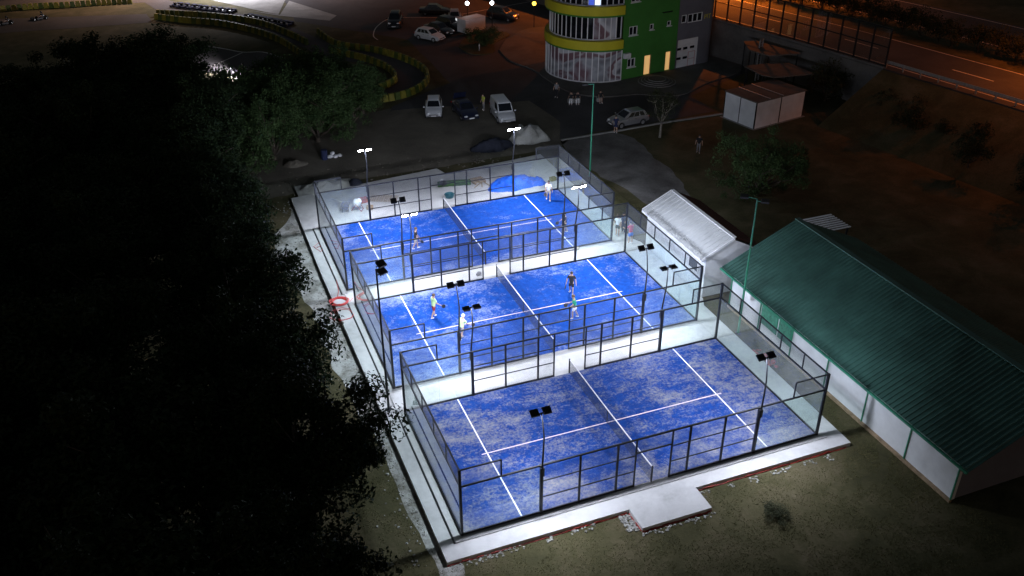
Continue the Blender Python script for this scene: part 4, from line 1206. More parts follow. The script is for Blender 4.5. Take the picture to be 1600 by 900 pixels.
bt = thing('box_trailer', 'plain white box trailer parked behind the traffic island', 'trailer', (29.5, 84.6, G5), R(22))
MB().box((0, 0, 1.35), (3.4, 1.7, 1.7)).build('box', 'white_panel', bt)
MB().box((0, 0, .42), (3.4, 1.3, .12)).build('chassis', 'dark_steel', bt)
for y in (-.75, .75): MB().lathe([(.15, -.09), (.30, -.09), (.32, 0), (.30, .09), (.15, .09)], 18, (-.2, y, .32), 'Y').build('wheel', 'rubber', bt)
MB().bar((1.7, 0, .42), (2.8, 0, .42), .08).build('draw_bar', 'dark_steel', bt)

def globe_lamp(x, y, mat, col, watts, label, h=3.2):
    t = thing('globe_lamp', label, 'lamp', (x, y, GZ))
    MB().tube([(0, 0, 0), (0, 0, h - .2)], [.06, .045], 8).build('pole', 'black_steel', t)
    MB().ell((0, 0, h), (.26, .26, .26), 14, 10).build('globe', mat, t, smooth=True)
    ld = bpy.data.lights.new('globe_light', 'POINT'); ld.energy = watts; ld.color = col; ld.shadow_soft_size = .28
    lo = bpy.data.objects.new('globe_light', ld); COL.objects.link(lo); lo.parent = t; lo.location = (0, 0, h)
globe_lamp(30.1, 87.9, 'lamp_cool', (.9, .95, 1), 22, 'lit white globe lamp, left of the pair at the top edge')
globe_lamp(33.2, 86.8, 'lamp_cool', (.9, .95, 1), 22, 'lit white globe lamp, right of the pair at the top edge')
globe_lamp(38.3, 84.4, 'lamp_amber', (1, .6, .15), 40, 'lit amber globe lamp just left of the glazed tower')
bo = thing('bollard', 'small pale bollard on the edge of the traffic island', 'bollard', (27.7, 76.4, GZ + .13))
MB().lathe([(.09, 0), (.09, .75), (.07, .85), (.001, .88)], 12).build('shaft', 'galvanised', bo)
MB().lathe([(.093, .55), (.093, .68)], 12).build('band', 'white_trim', bo)

# ------------------------------------------------------------------ people
def skin_obj(name, pts, edges, mat, parent, sub=1):
    me = bpy.data.meshes.new(name)
    me.from_pydata([p[0] for p in pts], edges, [])
    me.materials.append(MATS[mat])
    o = obj(name, me, parent)
    md = o.modifiers.new('Skin', 'SKIN'); md.use_smooth_shade = True
    if not me.skin_vertices: return o
    for i, (_, r) in enumerate(pts):
        sv = me.skin_vertices[0].data[i]
        sv.radius = r if isinstance(r, tuple) else (r, r)
    me.skin_vertices[0].data[0].use_root = True
    if sub:
        ss = o.modifiers.new('Subdivision', 'SUBSURF'); ss.levels = sub; ss.render_levels = sub
    return o

def person(loc, face, label, shirt, shorts, hair='hair_dark', legs=((12, 8), (-10, 14)), arms=((10, 18, 25), (-8, 18, 30)), lean=4, sit=False, sleeves=True, long_legs=False, shoes='cloth_white', size=1.0, helmet=False, name='person'):
    """legs: (hip pitch, knee bend) left, right; arms: (shoulder pitch, out, elbow bend); degrees, forward positive; faces +y locally"""
    t = thing(name, label, 'person', loc, math.atan2(face[1], face[0]) - PI / 2)
    t.scale = (size,) * 3
    hz = .50 if sit else .92
    ln = R(lean)
    def up(h): return Vector((0, math.sin(ln) * h, hz + math.cos(ln) * h))
    pel, spi, che, nec = up(.03), up(.24), up(.44), up(.57)
    hb, hm_, ht = up(.64) + Vector((0, .01, 0)), up(.72) + Vector((0, .02, 0)), up(.80) + Vector((0, .012, 0))
    pts = [(pel, (.155, .115)), (spi, (.14, .10)), (che, (.16, .11)), (nec, .058), (hb, .07), (hm_, .098), (ht, .078)]
    edges = [(0, 1), (1, 2), (2, 3), (3, 4), (4, 5), (5, 6)]
    pts.append((hm_ + Vector((0, .105, -.015)), .016)); edges.append((5, 7))      # nose
    for s in (-1, 1):
        pts.append((hm_ + Vector((s * .105, 0, -.01)), .02)); edges.append((5, len(pts) - 1))   # ears
    J = {}
    for s, (hp, kb), nm in ((-1, legs[0], 'l'), (1, legs[1], 'r')):
        hip = pel + Vector((s * .09, 0, -.05))
        a = R(90 if sit else hp); kn = hip + Vector((s * .02, math.sin(a) * .42, -math.cos(a) * .42))
        a2 = a - R(85 if sit else kb); an = kn + Vector((0, math.sin(a2) * .41, -math.cos(a2) * .41))
        J[nm] = (hip, kn, an)
    low = min(J['l'][2].z, J['r'][2].z) - .07
    for s, nm in ((-1, 'l'), (1, 'r')):
        hip, kn, an = J[nm]
        i = len(pts)
        toe = an + Vector((s * .03, .17, -.045)); heel = an + Vector((0, -.04, -.04))
        pts += [(hip, .095), (hip.lerp(kn, .5), .078), (kn, .058), (kn.lerp(an, .35), .056), (an, .038), (toe, (.04, .03))]
        edges += [(0, i), (i, i + 1), (i + 1, i + 2), (i + 2, i + 3), (i + 3, i + 4), (i + 4, i + 5)]
        J[nm] = (hip, kn, an, toe, heel)
    for s, (sp, ou, eb), nm in ((-1, arms[0], 'al'), (1, arms[1], 'ar')):
        sh = che + Vector((s * .185, 0, .05))
        a, o_ = R(sp), R(ou)
        d = Vector((s * math.sin(o_), math.sin(a) * math.cos(o_), -math.cos(a) * math.cos(o_)))
        el = sh + d * .29
        a2 = a + R(eb); d2 = Vector((s * math.sin(o_) * .5, math.sin(a2), -math.cos(a2))).normalized()
        wr = el + d2 * .25; pa = wr + d2 * .07
        i = len(pts)
        pts += [(sh, .062), (sh.lerp(el, .5), .05), (el, .04), (el.lerp(wr, .35), .041), (wr, .027), (pa, (.036, .018))]
        edges += [(2, i), (i, i + 1), (i + 1, i + 2), (i + 2, i + 3), (i + 3, i + 4), (i + 4, i + 5)]
        fw = d2.cross(Vector((s, 0, 0))).normalized() if abs(d2.x) < .9 else Vector((0, 1, 0))
        side_ = d2.cross(fw).normalized()
        for q, ln_ in enumerate((.070, .080, .074, .058)):
            k = len(pts); off = fw * (.026 - .017 * q)
            pts += [(pa + off + d2 * .03, .009), (pa + off + d2 * (.03 + ln_ * .55) - side_ * s * .006, .0085), (pa + off + d2 * (.03 + ln_ * .85) - side_ * s * .025, .0075)]
            edges += [(i + 5, k), (k, k + 1), (k + 1, k + 2)]
        k = len(pts)
        pts += [(wr + d2 * .04 + fw * .038, .011), (wr + d2 * .085 + fw * .055, .009)]
        edges += [(i + 5, k), (k, k + 1)]
        J[nm] = (sh, el, wr, pa, d2)
    skin_obj('body', pts, edges, 'skin', t)
    # clothes
    tp = [(che + Vector((0, 0, .06)), (.165, .115)), (che, (.185, .135)), (spi, (.168, .128)), (pel, (.178, .138)), (pel + Vector((0, 0, -.06)), (.178, .14))]
    te = [(0, 1), (1, 2), (2, 3), (3, 4)]
    for nm in ('al', 'ar'):
        sh, el = J[nm][0], J[nm][1]; i = len(tp)
        tp += [(sh, .082), (sh.lerp(el, .75 if sleeves else .3), .068)]; te += [(1, i), (i, i + 1)]
    skin_obj('shirt', tp, te, shirt, t)
    sp_ = [(pel + Vector((0, 0, .03)), (.172, .132)), (pel + Vector((0, 0, -.07)), (.172, .128))]; se = [(0, 1)]
    for nm in ('l', 'r'):
        hip, kn, an = J[nm][:3]; i = len(sp_)
        if long_legs:
            sp_ += [(hip, .118), (hip.lerp(kn, .6), .098), (kn, .08), (an, .062)]; se += [(1, i), (i, i + 1), (i + 1, i + 2), (i + 2, i + 3)]
        else:
            sp_ += [(hip, .120), (hip.lerp(kn, .45), .112), (hip.lerp(kn, .80), .105)]; se += [(1, i), (i, i + 1), (i + 1, i + 2)]
    skin_obj('trousers' if long_legs else 'shorts', sp_, se, shorts, t)
    for nm in ('l', 'r'):
        an, toe, heel = J[nm][2], J[nm][3], J[nm][4]
        skin_obj('shoe', [(heel, (.045, .042)), (an + Vector((0, .06, -.035)), (.05, .045)), (toe, (.05, .034))], [(0, 1), (1, 2)], shoes, t)
    if helmet:
        MB().ell(hm_ + Vector((0, .0, .0)), (.15, .165, .155), 14, 10).build('helmet', 'black_plastic', t, smooth=True)
    else:
        mb = MB().ell((0, 0, 0), (.112, .122, .115), 14, 10)
        mb.v = [tuple(Vector((x, y, z if z > -.02 or y < -.02 else -.02 + (z + .02) * .1)) + hm_ + Vector((0, -.018, .038))) for x, y, z in mb.v]
        mb.build('hair', hair, t, smooth=True)
        for s in (-1, 1): MB().ell(hm_ + Vector((s * .036, .095, .01)), (.012, .008, .008), 8, 5).build('eye', 'eye', t)
    # feet on the ground
    foot = min(J['l'][3].z, J['r'][3].z) - .034
    t.location.z = loc[2] - foot * size
    t['hand'] = tuple(J['ar'][3]); 
    return t, J

def racket(per, J, label, arm='ar'):
    """padel bat held in the hand: perforated round head, short grip"""
    wr, pa, d2 = J[arm][2], J[arm][3], J[arm][4]
    t = thing('padel_racket', label, 'racket', (0, 0, 0))
    M = Matrix.Rotation(per.rotation_euler.z, 4, 'Z')
    base = per.location + M @ Vector(pa)
    ax = (M @ (d2 * .9 + Vector((0, .15, -.1)))).normalized()
    t.location = base
    q = Vector((0, 0, 1)).rotation_difference(ax)
    t.rotation_mode = 'QUATERNION'; t.rotation_quaternion = q
    MB().tube([(0, 0, -.06), (0, 0, .09)], [.017, .016], 8).build('grip', 'black_plastic', t)
    mb = MB()
    n = 20
    out = [(.125 * math.sin(2 * PI * k / n) * (1 if math.cos(2 * PI * k / n) < .3 else 1), .24 - .14 * math.cos(2 * PI * k / n)) for k in range(n)]
    mb.add([(x, -.018, z) for x, z in out] + [(x, .018, z) for x, z in out], [tuple(range(n)), tuple(range(n, 2 * n))[::-1]] + [(k, n + k, n + (k + 1) % n, (k + 1) % n) for k in range(n)])
    hd = mb.build('face', 'black_plastic', t)
    hl = MB()
    for i in range(-2, 3):
        for j in range(-2, 3):
            if i * i + j * j < 6:
                for y in (-.0185, .0185): hl.tube([(i * .033, y, .25 + j * .033), (i * .033, y * 1.02, .25 + j * .033)], .008, 6)
    hl.build('hole', 'dark_steel', hd)
    fl = MB()
    for s in (-1, 1): fl.bar((0, 0, .08), (s * .07, 0, .14), .02)
    fl.build('throat', 'black_plastic', t)
    return t
CZ = 0.013
a, J = person((4.35, 18.8, CZ), (1, .25), 'player in white and lime shirt with dark red shorts on the middle court', 'cloth_lime', 'cloth_darkred', 'hair_brown', arms=((12, 12, 30), (18, 16, 35))); racket(a, J, 'padel racket held by the player in dark red shorts')
a, J = person((5.25, 15.75, CZ), (1, .5), 'player in a bright lime shirt and pale cap beside the lamp pole', 'cloth_lime', 'cloth_grey', 'cloth_white', legs=((18, 26), (-14, 20)), lean=14, arms=((15, 14, 40), (22, 14, 40))); racket(a, J, 'padel racket held by the player in the lime shirt')
a, J = person((13.85, 18.25, CZ), (-.5, -.85), 'player dressed all in black walking on the middle court', 'cloth_black', 'cloth_black', legs=((16, 10), (-14, 12)), arms=((5, 20, 15), (-6, 22, 20))); racket(a, J, 'padel racket hanging from the hand of the player in black')
a, J = person((12.8, 15.4, CZ), (-1, .4), 'player in a green shirt and white shorts behind the mesh', 'cloth_green', 'cloth_white', 'hair_brown', legs=((20, 24), (-10, 16)), lean=10, arms=((15, 12, 40), (12, 14, 40))); racket(a, J, 'padel racket held by the player in the green shirt')
a, J = person((5.9, 28.4, CZ), (1, -.2), 'player in a dark top and white shoes on the farthest court', 'cloth_black', 'cloth_beige', 'hair_brown', legs=((14, 12), (-10, 18)), arms=((8, 12, 25), (10, 14, 30))); racket(a, J, 'padel racket held by the player in the dark top')
a, J = person((18.3, 32.6, CZ), (-.3, -1), 'player in a white shirt at the far right corner of the farthest court', 'cloth_white', 'cloth_beige', arms=((10, 12, 25), (8, 14, 30))); racket(a, J, 'padel racket held by the player in the far right corner')
a, J = person((17.15, 26.7, CZ), (-1, .1), 'player in dark clothes half hidden behind the thick post of the farthest court', 'cloth_navy', 'cloth_black', arms=((15, 12, 30), (15, 12, 35))); racket(a, J, 'padel racket held by the player behind the thick post')
person((20.75, 25.0, -.055), (-.7, -.6), 'spectator in white top and dark shorts outside the far court glass', 'cloth_white', 'cloth_olive', 'hair_brown', legs=((2, 2), (-2, 4)))
person((21.35, 25.2, -.055), (-.8, -.5), 'spectator in long dark clothes standing behind the red shirt', 'cloth_navy', 'cloth_navy', legs=((2, 2), (-2, 2)), long_legs=True)
person((21.0, 23.4, -.012), (-.2, 1), 'spectator in red shirt and blue shorts with back to the camera', 'cloth_red', 'cloth_blue', legs=((3, 2), (-3, 3)), arms=((25, 14, 60), (20, 14, 60)), size=1.04)
person((21.0, 56.0, G5), (-1, -.3), 'person in a yellow top standing by the dark saloon', 'cloth_yellow', 'cloth_grey', legs=((4, 2), (-4, 4)), long_legs=True)
person((30.7, 45.05, G5), (.4, 1), 'person in a navy top and shorts standing at the silver car', 'cloth_navy', 'cloth_navy', legs=((4, 2), (-4, 4)))
person((35.5, 37.7, GZ), (-.6, -.8), 'lone person in dark clothes on the lawn behind the round tree', 'cloth_black', 'cloth_grey', legs=((8, 4), (-8, 6)), long_legs=True)
person((30.3, 54.6, G5), (-.5, -.8), 'person in white sitting on the forecourt kerb, left of the pair', 'cloth_black', 'cloth_white', sit=True, long_legs=True, arms=((40, 8, 40), (40, 8, 40)), lean=12)
person((30.95, 54.4, G5), (-.4, -.9), 'person in white sitting on the forecourt kerb, right of the pair', 'cloth_black', 'cloth_white', sit=True, long_legs=True, arms=((45, 8, 30), (45, 8, 30)), lean=14)
person((33.3, 53.9, G5), (-.2, -1), 'person in dark clothes sitting apart on the forecourt kerb', 'cloth_black', 'cloth_grey', sit=True, arms=((45, 8, 30), (45, 8, 30)), lean=14)
person((29.6, 56.9, G5), (-.5, -.8), 'person in dark clothes standing by the curved kerb', 'cloth_grey', 'cloth_black', long_legs=True, legs=((4, 2), (-4, 4)))
for (x, y), lab in (((30.3, 54.75), 'low stone seat under the left of the two people on the kerb'), ((30.95, 54.55), 'low stone seat under the right of the two people on the kerb'), ((33.3, 54.05), 'low stone seat under the person sitting apart on the kerb')):
    o = MB().prism([(x - .3, y - .18), (x + .3, y - .18), (x + .28, y + .2), (x - .28, y + .2)], GZ, GZ + .44).build('stone_seat', 'concrete_grey'); tag(o, lab, 'seat')

# ------------------------------------------------------------------ karts
def kart_parts(t, mat, lights=False):
    fr = MB()
    for s in (-1, 1):
        fr.tube([(-.85, s * .32, .14), (.2, s * .36, .12), (.85, s * .25, .12)], .03, 6)
    fr.bar((-.8, -.55, .14), (-.8, .55, .14), .05); fr.bar((.72, -.5, .13), (.72, .5, .13), .04)
    fr.box((.1, 0, .10), (1.5, .6, .02))
    fr.build('chassis', 'dark_steel', t)
    b = MB(); b.prism([(.7, -.45), (1.05, -.35), (1.15, 0), (1.05, .35), (.7, .45), (.62, .2), (.62, -.2)], .10, .34); b.build('nose_cone', mat, t)
    for s in (-1, 1): MB().prism([(-.45, s * .42), (.45, s * .42), (.40, s * .64), (-.40, s * .64)][::s], .10, .30).build('side_pod', mat, t)
    MB().prism([(-1.05, -.6), (-.92, -.6), (-.92, .6), (-1.05, .6)], .10, .32).build('rear_bumper', mat, t)
    st_ = MB(); st_.box((-.28, 0, .17), (.42, .40, .06)); st_.box((-.50, 0, .42), (.07, .42, .50), M=Matrix.Rotation(R(-18), 4, 'Y')); st_.build('seat', 'black_plastic', t)
    MB().box((-.55, -.42, .28), (.3, .22, .28)).build('engine', 'galvanised', t)
    MB().tube([(.55, 0, .15), (.22, 0, .48)], .015, 6).build('steering_column', 'dark_steel', t)
    M = Matrix.Rotation(R(-50), 4, 'Y'); w_ = MB().lathe([(.13, -.012), (.15, 0), (.13, .012), (.12, 0), (.13, -.012)], 14); w_.v = [tuple(M @ Vector(v) + Vector((.22, 0, .48))) for v in w_.v]; w_.build('steering_wheel', 'black_plastic', t)
    for x, y in ((.72, .56), (.72, -.56), (-.8, .58), (-.8, -.58)):
        wh = MB().lathe([(.07, -.09), (.125, -.09), (.14, -.05), (.14, .05), (.125, .09), (.07, .09)], 14, (x, y, .14), 'Y').build('wheel', 'rubber', t, sharp=40)
        MB().lathe([(.001, -.06), (.07, -.07), (.07, .07), (.001, .06)], 10, (x, y, .14), 'Y').build('rim', 'galvanised', wh)
    if lights:
        for s in (-1, 1):
            MB().ell((1.10, s * .22, .30), (.07, .10, .08), 10, 7).build('headlight', 'headlight_on', t, smooth=True)
            ld = bpy.data.lights.new('kart_headlight', 'SPOT'); ld.energy = 5000; ld.spot_size = R(150); ld.spot_blend = .6; ld.shadow_soft_size = .05; ld.color = (.96, .92, 1)
            lo = bpy.data.objects.new('kart_headlight', ld); COL.objects.link(lo); lo.parent = t; lo.location = (1.2, s * .22, .55); lo.rotation_euler = (0, R(-78), 0)

def driven_kart(x, y, ang, label, plabel, mat='black_plastic', lights=False):
    z = GZ + .03
    t = thing('go_kart', label, 'go kart', (x, y, z), ang)
    kart_parts(t, mat, lights)
    c, s = math.cos(ang), math.sin(ang)
    p, J = person((x - .28 * c, y - .28 * s, z), (c, s), plabel, 'cloth_black', 'cloth_navy', sit=True, long_legs=True, helmet=True, arms=((40, 10, 35), (40, 10, 35)), lean=-12, shoes='cloth_black')
    p.location.z = z - .33
driven_kart(-0.9, 79.0, R(165), 'black go-kart with blazing headlights, left one on the bend', 'helmeted driver in the left kart with headlights', lights=True)
driven_kart(0.1, 77.2, R(172), 'black go-kart with blazing headlights half behind the tree', 'helmeted driver in the kart half behind the tree', lights=True)
driven_kart(-24.1, 114.6, R(195), 'dark go-kart alone on the warm lit straight', 'helmeted driver on the warm lit straight')
driven_kart(-28.4, 113.4, R(195), 'dark go-kart at the far left edge of the straight', 'helmeted driver at the far left edge')
kp_ = thing('go_kart', 'dark go-kart parked in the row by the lit paddock', 'go kart', (3.6, 103.8, GZ + .03), R(60), 'parked karts by the paddock')
kart_parts(kp_, 'cloth_navy')
PK = [(3.2 + .55 * k, 104.4 - .78 * k) for k in range(9)] + [(-5.6 + .85 * k, 115.2 - .85 * k) for k in range(9)]
for k, (x, y) in enumerate(PK):
    c = kp_ if k == 0 else copy_tree(kp_)
    c.location = (x, y, GZ + .03); c.rotation_euler = (0, 0, R(50 + rngT.uniform(-12, 12)))
    if k >= 9: tag(c, 'dark go-kart parked in the far row above the barriers', 'go kart', 'parked karts in the far row')

# ------------------------------------------------------------------ plastic track barriers
def block_mesh(mat):
    mb = MB()
    prof = [(.24, 0), (.24, .10), (.19, .2), (.17, .70), (.12, .78)]
    vs = []
    for w_, z in prof: vs += [(-.33 + .1 * z, -w_, z), (.33 - .1 * z, -w_, z), (.33 - .1 * z, w_, z), (-.33 + .1 * z, w_, z)]
    fs = [(0, 1, 2, 3)[::-1], tuple(range(16, 20))]
    for i in range(4):
        for k in range(4): fs.append((i * 4 + k, i * 4 + (k + 1) % 4, (i + 1) * 4 + (k + 1) % 4, (i + 1) * 4 + k))
    return mb.add(vs, fs).mesh('barrier_block', mat)
BM = [block_mesh('barrier_yellow'), block_mesh('barrier_green')]
def barrier(path, label, step=.72):
    P = resample(smooth_path([Vector((*p, 0)) for p in path], 8), step)
    t = thing('track_barrier', label, 'barrier', (P[0].x, P[0].y, GZ + .02), 0, 'kart track barriers')
    for k, p in enumerate(P[:-1]):
        d = P[k + 1] - p; m_ = (p + P[k + 1]) / 2 - P[0]
        o = obj('barrier_block', BM[(k % 2) if k % 7 else 0], t, (m_.x, m_.y, 0), math.atan2(d.y, d.x) + rngT.uniform(-.05, .05))
barrier([(-9, 108.6), (-5.2, 104.8), (-0.8, 101.2), (3.1, 95.4), (5.5, 89.4), (6.8, 83.0), (7.9, 79.8)], 'long yellow barrier row sweeping past the front of the parked karts')
barrier([(-8.7, 110.8), (-1.7, 106.1), (3.9, 100.1), (7.0, 92.5), (8.6, 86.7)], 'yellow barrier row on the far side of the upper kart lane')
barrier([(10.7, 92.3), (11.9, 85.2), (15.6, 80.9), (18.2, 75.5), (19.0, 70.2), (17.6, 65.9), (14.8, 63.1), (11.0, 62.2), (8.5, 62.5)], 'outer yellow and green barrier curve round the kart hairpin')
barrier([(10.4, 82.9), (13.4, 78.2), (15.1, 73.8), (15.3, 70.1), (14.4, 67.7), (11.0, 65.0), (8.5, 63.8)], 'inner yellow barrier curve inside the kart hairpin')
barrier([(-31, 121.4), (-25.4, 121.5), (-21.1, 120.7), (-16.8, 120.5), (-11.2, 119.6)], 'yellow barrier row along the top left edge')

# lamp masts of the kart circuit, beyond the top of the frame
street_light(-14, 130, GZ, 'lamp mast beyond the barriers at the top left', (1.0, .58, .38), 5500, 'sodium', 11, 1.0)
street_light(1.0, 123, GZ, 'lamp mast standing over the lit paddock', (.92, .90, 1.0), 9000, 'lamp_cool', 9, 1.0)
street_light(17, 120, GZ, 'lamp mast at the far end of the car park', (1.0, .60, .50), 1300, 'sodium', 10, 1.0)

# ------------------------------------------------------------------ heaps and site clutter
def heap(name, cx, cy, rx_, ry_, h, mat, label, cat, seed, rough=.35, z=GZ, fold=0.0, pw=.8):
    n, m_ = 30, 22; mb = MB(); vs = []
    for j in range(m_ + 1):
        for i in range(n + 1):
            u, v = i / n * 2 - 1, j / m_ * 2 - 1
            r = math.sqrt(u * u + v * v)
            p = Vector((u * rx_ * 1.1, v * ry_ * 1.1, seed))
            e = max(0.0, 1 - r ** 1.7 - .35 * (noise.noise(p * .9) + .3))
            zz = h * (e ** pw) * (1 + rough * noise.noise(p * 2.2)) + .08 * rough * noise.noise(p * 6) * (e > .02)
            if fold: zz += fold * e * abs(math.sin(u * 9 + 3 * noise.noise(p))) 
            vs.append((u * rx_, v * ry_, zz - .02))
    fs = [(j * (n + 1) + i, j * (n + 1) + i + 1, (j + 1) * (n + 1) + i + 1, (j + 1) * (n + 1) + i) for j in range(m_) for i in range(n)]
    o = mb.add(vs, fs).build(name, mat, None, smooth=True, loc=(cx, cy, z)); tag(o, label, cat)
    return o
heap('sand_heap', 22.3, 46.8, 2.2, 1.9, 1.5, 'sand_heap', 'pale sand heap below the right far floodlight', 'sand heap', 3.0)
heap('covered_heap', 18.2, 46.0, 2.3, 1.4, 0.9, 'tarpaulin_dark', 'heap under a black tarpaulin left of the sand', 'covered heap', 8.0, .5)
heap('gravel_heap', 1.8, 42.1, 2.4, 1.2, 0.8, 'sand_heap', 'grey gravel heap behind the far left court corner', 'gravel heap', 14.0, z=-.06)
heap('soil_heap', 0.4, 48.6, 1.2, .8, .45, 'dirt', 'low mound of brown soil at the edge of the trees', 'soil heap', 21.0)
heap('blue_tarpaulin', 17.0, 36.6, 2.8, 1.25, .5, 'blue_tarp', 'crumpled bright blue tarpaulin on the concrete behind the far court', 'tarpaulin', 36.0, .9, -.055, .34, .45)
heap('soil_bag', 4.3, 41.9, .75, .55, .7, 'tarpaulin_dark', 'dark sack beside the grey gravel heap', 'sack', 25.0, .3, -.055)

tr_ = thing('turf_roll', 'roll of old green turf lying behind the far court', 'turf roll', (12.1, 38.4, -.055), R(-12))
rl = MB()
prof = [(0.24 + .02 * math.sin(k * 2.1), -1.4 + .2 * k) for k in range(15)]
rl.lathe(prof, 16, (0, 0, .2), 'X'); rl.lathe([(.17, -1.2), (.19, 0), (.16, 1.3)], 14, (.1, .36, .16), 'X')
rl.build('roll', 'green_turf_roll', tr_, smooth=True)
for x in (-1.41, 1.41): MB().lathe([(.001, 0), (.21, 0)], 16, (x, 0, .2), 'X').build('roll_end', 'black_plastic', tr_)
o = MB().box((11.1, 38.1, .42), (.45, .35, .3), .4).build('tool_box', 'black_plastic'); 
tb = thing('tool_bag', 'small dark bag lying on the left end of the turf roll', 'bag', (11.05, 38.45, .36)); o.parent = tb; o.location = -Vector((11.05, 38.45, .36)) + Vector((0, .1, -.02)); o.name = 'bag_body'
MB().tube([(-.12, 0, .16), (-.06, 0, .30), (.06, 0, .30), (.12, 0, .16)], .015, 6).build('handle', 'white_plastic', tb)
mt = thing('mixing_tub', 'round teal plastic tub on the concrete behind the far net post', 'tub', (11.0, 36.3, -.055))
MB().lathe([(.001, .02), (.30, .02), (.36, .3), (.40, .31), (.40, .28), (.33, 0), (.001, 0)], 20).build('shell', 'teal_plastic', mt, sharp=40)
for s in (-1, 1): MB().tube([(s * .38, -.1, .28), (s * .45, 0, .30), (s * .38, .1, .28)], .015, 6).build('handle', 'black_plastic', mt)
wp = thing('broken_pallet', 'broken wooden pallet lying behind the far court', 'pallet', (14.2, 38.5, -.055), R(15))
for k in range(6): MB().box((rngT.uniform(-.1, .1), -.5 + .2 * k, .13), (1.2, .1, .022), rngT.uniform(-.12, .12)).build('plank', 'wood', wp)
for x in (-.5, 0, .5): MB().box((x, 0, .055), (.09, 1.1, .10)).build('bearer', 'wood', wp)
for k in range(3): MB().box((-.5 + .4 * k, -.75 - .1 * k, .02 + .02 * k), (1.1, .09, .022), .5 + .5 * k).build('plank', 'wood', wp)
# wheelbarrow
wb_ = thing('wheelbarrow', 'grey green wheelbarrow standing in the far left corner behind the glass', 'wheelbarrow', (2.5, 36.9, -.055), R(70))
mb = MB(); lo_ = [(-.3, -.2, .28), (.3, -.16, .28), (.3, .16, .28), (-.3, .2, .28)]; hi_ = [(-.5, -.34, .6), (.52, -.3, .56), (.52, .3, .56), (-.5, .34, .6)]
mb.add(lo_ + hi_, [(0, 1, 2, 3), (0, 4, 5, 1), (1, 5, 6, 2), (2, 6, 7, 3), (3, 7, 4, 0)]); mb.build('tray', 'facade_grey', wb_)
MB().lathe([(.08, -.05), (.19, -.04), (.2, 0), (.19, .04), (.08, .05)], 14, (.55, 0, .2), 'Y').build('wheel', 'rubber', wb_)
for s in (-1, 1):
    MB().tube([(.55, s * .07, .2), (.1, s * .24, .27), (-1.0, s * .3, .5)], .02, 6).build('handle', 'wood', wb_)
    MB().tube([(-.3, s * .25, .33), (-.35, s * .25, .0)], .018, 6).build('leg', 'dark_steel', wb_)
cb = thing('cement_mixer', 'small cement mixer with a white drum and red frame behind the glass', 'cement mixer', (3.4, 36.75, -.055), R(-30))
dm = MB().lathe([(.001, -.3), (.22, -.3), (.34, -.12), (.34, .08), (.2, .34), (.19, .36), (.001, .2)], 18); M = Matrix.Rotation(R(50), 4, 'Y'); dm.v = [tuple(M @ Vector(v) + Vector((0, 0, .62))) for v in dm.v]; dm.build('drum', 'white_plastic', cb, sharp=40)
f = MB()
for s in (-1, 1): f.tube([(-.4, s * .3, 0), (0, s * .32, .62), (.4, s * .3, 0)], .025, 6)
f.bar((-.4, -.3, .02), (-.4, .3, .02), .04); f.bar((.4, -.3, .02), (.4, .3, .02), .04)
f.build('frame', 'brick_red', cb)
MB().box((-.25, .36, .5), (.3, .2, .3)).build('motor_box', 'brick_red', cb)
def crate(x, y, z, d, mat, label, rz):
    t = thing('crate', label, 'crate', (x, y, z), rz)
    for s in (-1, 1):
        for k in range(3): MB().box((0, s * d[1] / 2, d[2] * (.2 + .3 * k)), (d[0], .03, d[2] * .24)).build('slat', mat, t)
        for k in range(3): MB().box((s * d[0] / 2, 0, d[2] * (.2 + .3 * k)), (.03, d[1] - .035, d[2] * .24)).build('slat', mat, t)
    MB().box((0, 0, .03), (d[0] - .04, d[1] - .04, .03)).build('bottom', mat, t)
crate(4.1, 38.0, -.055, (.9, .6, .35), 'brick_red', 'dull red crate standing behind the cement mixer', R(10))
crate(4.35, 36.5, -.055, (.5, .4, .3), 'cardboard', 'pale brown crate right of the cement mixer', R(-20))
crate(20.3, 36.3, -.055, (.5, .4, .32), 'barrier_yellow', 'small yellow crate at the right end of the blue tarpaulin', R(8))
sg = thing('steel_grating', 'flat sheet of rusty reinforcing mesh lying behind the far court fence', 'steel mesh', (5.9, 38.0, -.05), R(-25))
for k in range(9): MB().bar((-1.1, -.6 + .15 * k, .02), (1.1, -.6 + .15 * k, .02), .018).build('bar', 'wood', sg)
for k in range(12): MB().bar((-1.1 + .2 * k, -.6, .036), (-1.1 + .2 * k, .6, .036), .018).build('bar', 'wood', sg)
o = MB().tube([(1.9, 39.6, -.02), (2.3, 37.6, .45)], .03, 8).build('white_pole', 'white_plastic'); tag(o, 'long white pole leaning against the wheelbarrow', 'pole')
jb = thing('stacked_sacks', 'white sacks piled against a dark drum at the edge of the trees', 'sacks', (3.6, 48.9, GZ))
MB().lathe([(.001, .9), (.28, .9), (.3, .88), (.3, .45), (.28, .43), (.3, .4), (.3, 0)], 16, (-.5, 0, 0)).build('drum', 'cloth_navy', jb, sharp=40)
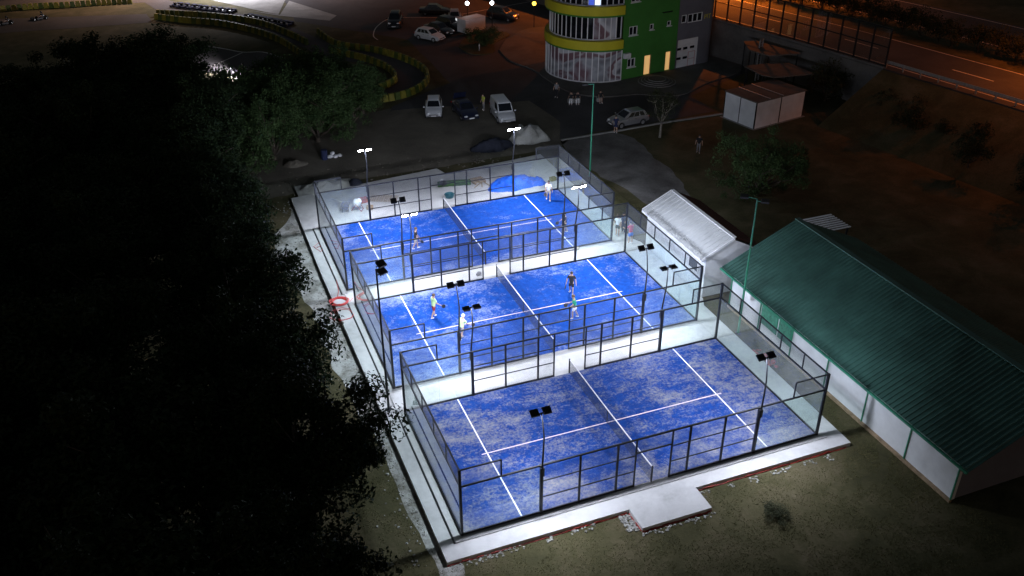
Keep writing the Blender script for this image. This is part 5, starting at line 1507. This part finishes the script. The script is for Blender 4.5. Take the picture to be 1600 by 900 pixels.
for k, (x, y, z, s) in enumerate([(0, 0, .18, 1), (.5, -.1, .16, .9), (.25, .05, .45, .9), (.9, .1, .14, .8)]): MB().ell((x, y, z), (.34 * s, .24 * s, .17 * s), 10, 7, Matrix.Rotation(k * .7, 4, 'Z')).build('sack', 'white_plastic', jb, smooth=True)

# red hoses
def hose(loops, label, r=.022):
    c = bpy.data.curves.new('hose', 'CURVE')
    mb = MB(); mb.tube(loops, r, 6); o = mb.build('hose', 'red_hose', None, smooth=True); tag(o, label, 'hose')
    bpy.data.curves.remove(c)
def coil(cx, cy, z, r, turns, seed, sq=.6):
    rr = random.Random(seed); P = []
    for k in range(turns * 18):
        a = 2 * PI * k / 18; q = r * (1 + .18 * math.sin(a * .37 + seed) + .08 * rr.uniform(-1, 1))
        P.append((cx + q * math.cos(a), cy + q * sq * math.sin(a), z + .02 + .03 * (k % 54) / 54 + .02 * math.sin(a * 1.7)))
    return P
hose(coil(-.95, 23.1, -.055, .55, 7, 2, .9) + [(-.3, 22.8, -.03), (.0, 23.2, -.02)], 'bright red hose coiled thickly at the left end of the walkway', .03)
hose(coil(-1.1, 21.4, -.055, .75, 2, 5, .9), 'thin red hose looped on the concrete below the thick coil', .016)
hose([(-.9, 31.4, -.03), (-.2, 31.6, -.03), (-.75, 30.6, -.03), (-1.1, 31.6, -.03), (-.5, 32.2, -.03), (-.3, 30.0, -.03), (-.55, 28.0, -.03), (-.5, 26.5, -.03), (-.7, 24.5, -.03), (-.95, 23.7, -.03)], 'red hose trailing along the left edge of the farthest court', .018)
# site litter on the white walkways
for x, y, z, lab in ((8.9, 23.0, -.004, 'small dark kit bag by the far side of the middle net'), (16.9, 23.9, -.004, 'small kit bag at the foot of the thick post')):
    t = thing('kit_bag', lab, 'bag', (x, y, z), R(20))
    MB().ell((0, 0, .11), (.24, .13, .12), 12, 8).build('bag_body', 'cloth_grey' if x < 10 else 'cloth_beige', t, smooth=True)
    MB().tube([(-.14, 0, .2), (0, 0, .30), (.14, 0, .2)], .012, 6).build('strap', 'black_plastic', t)
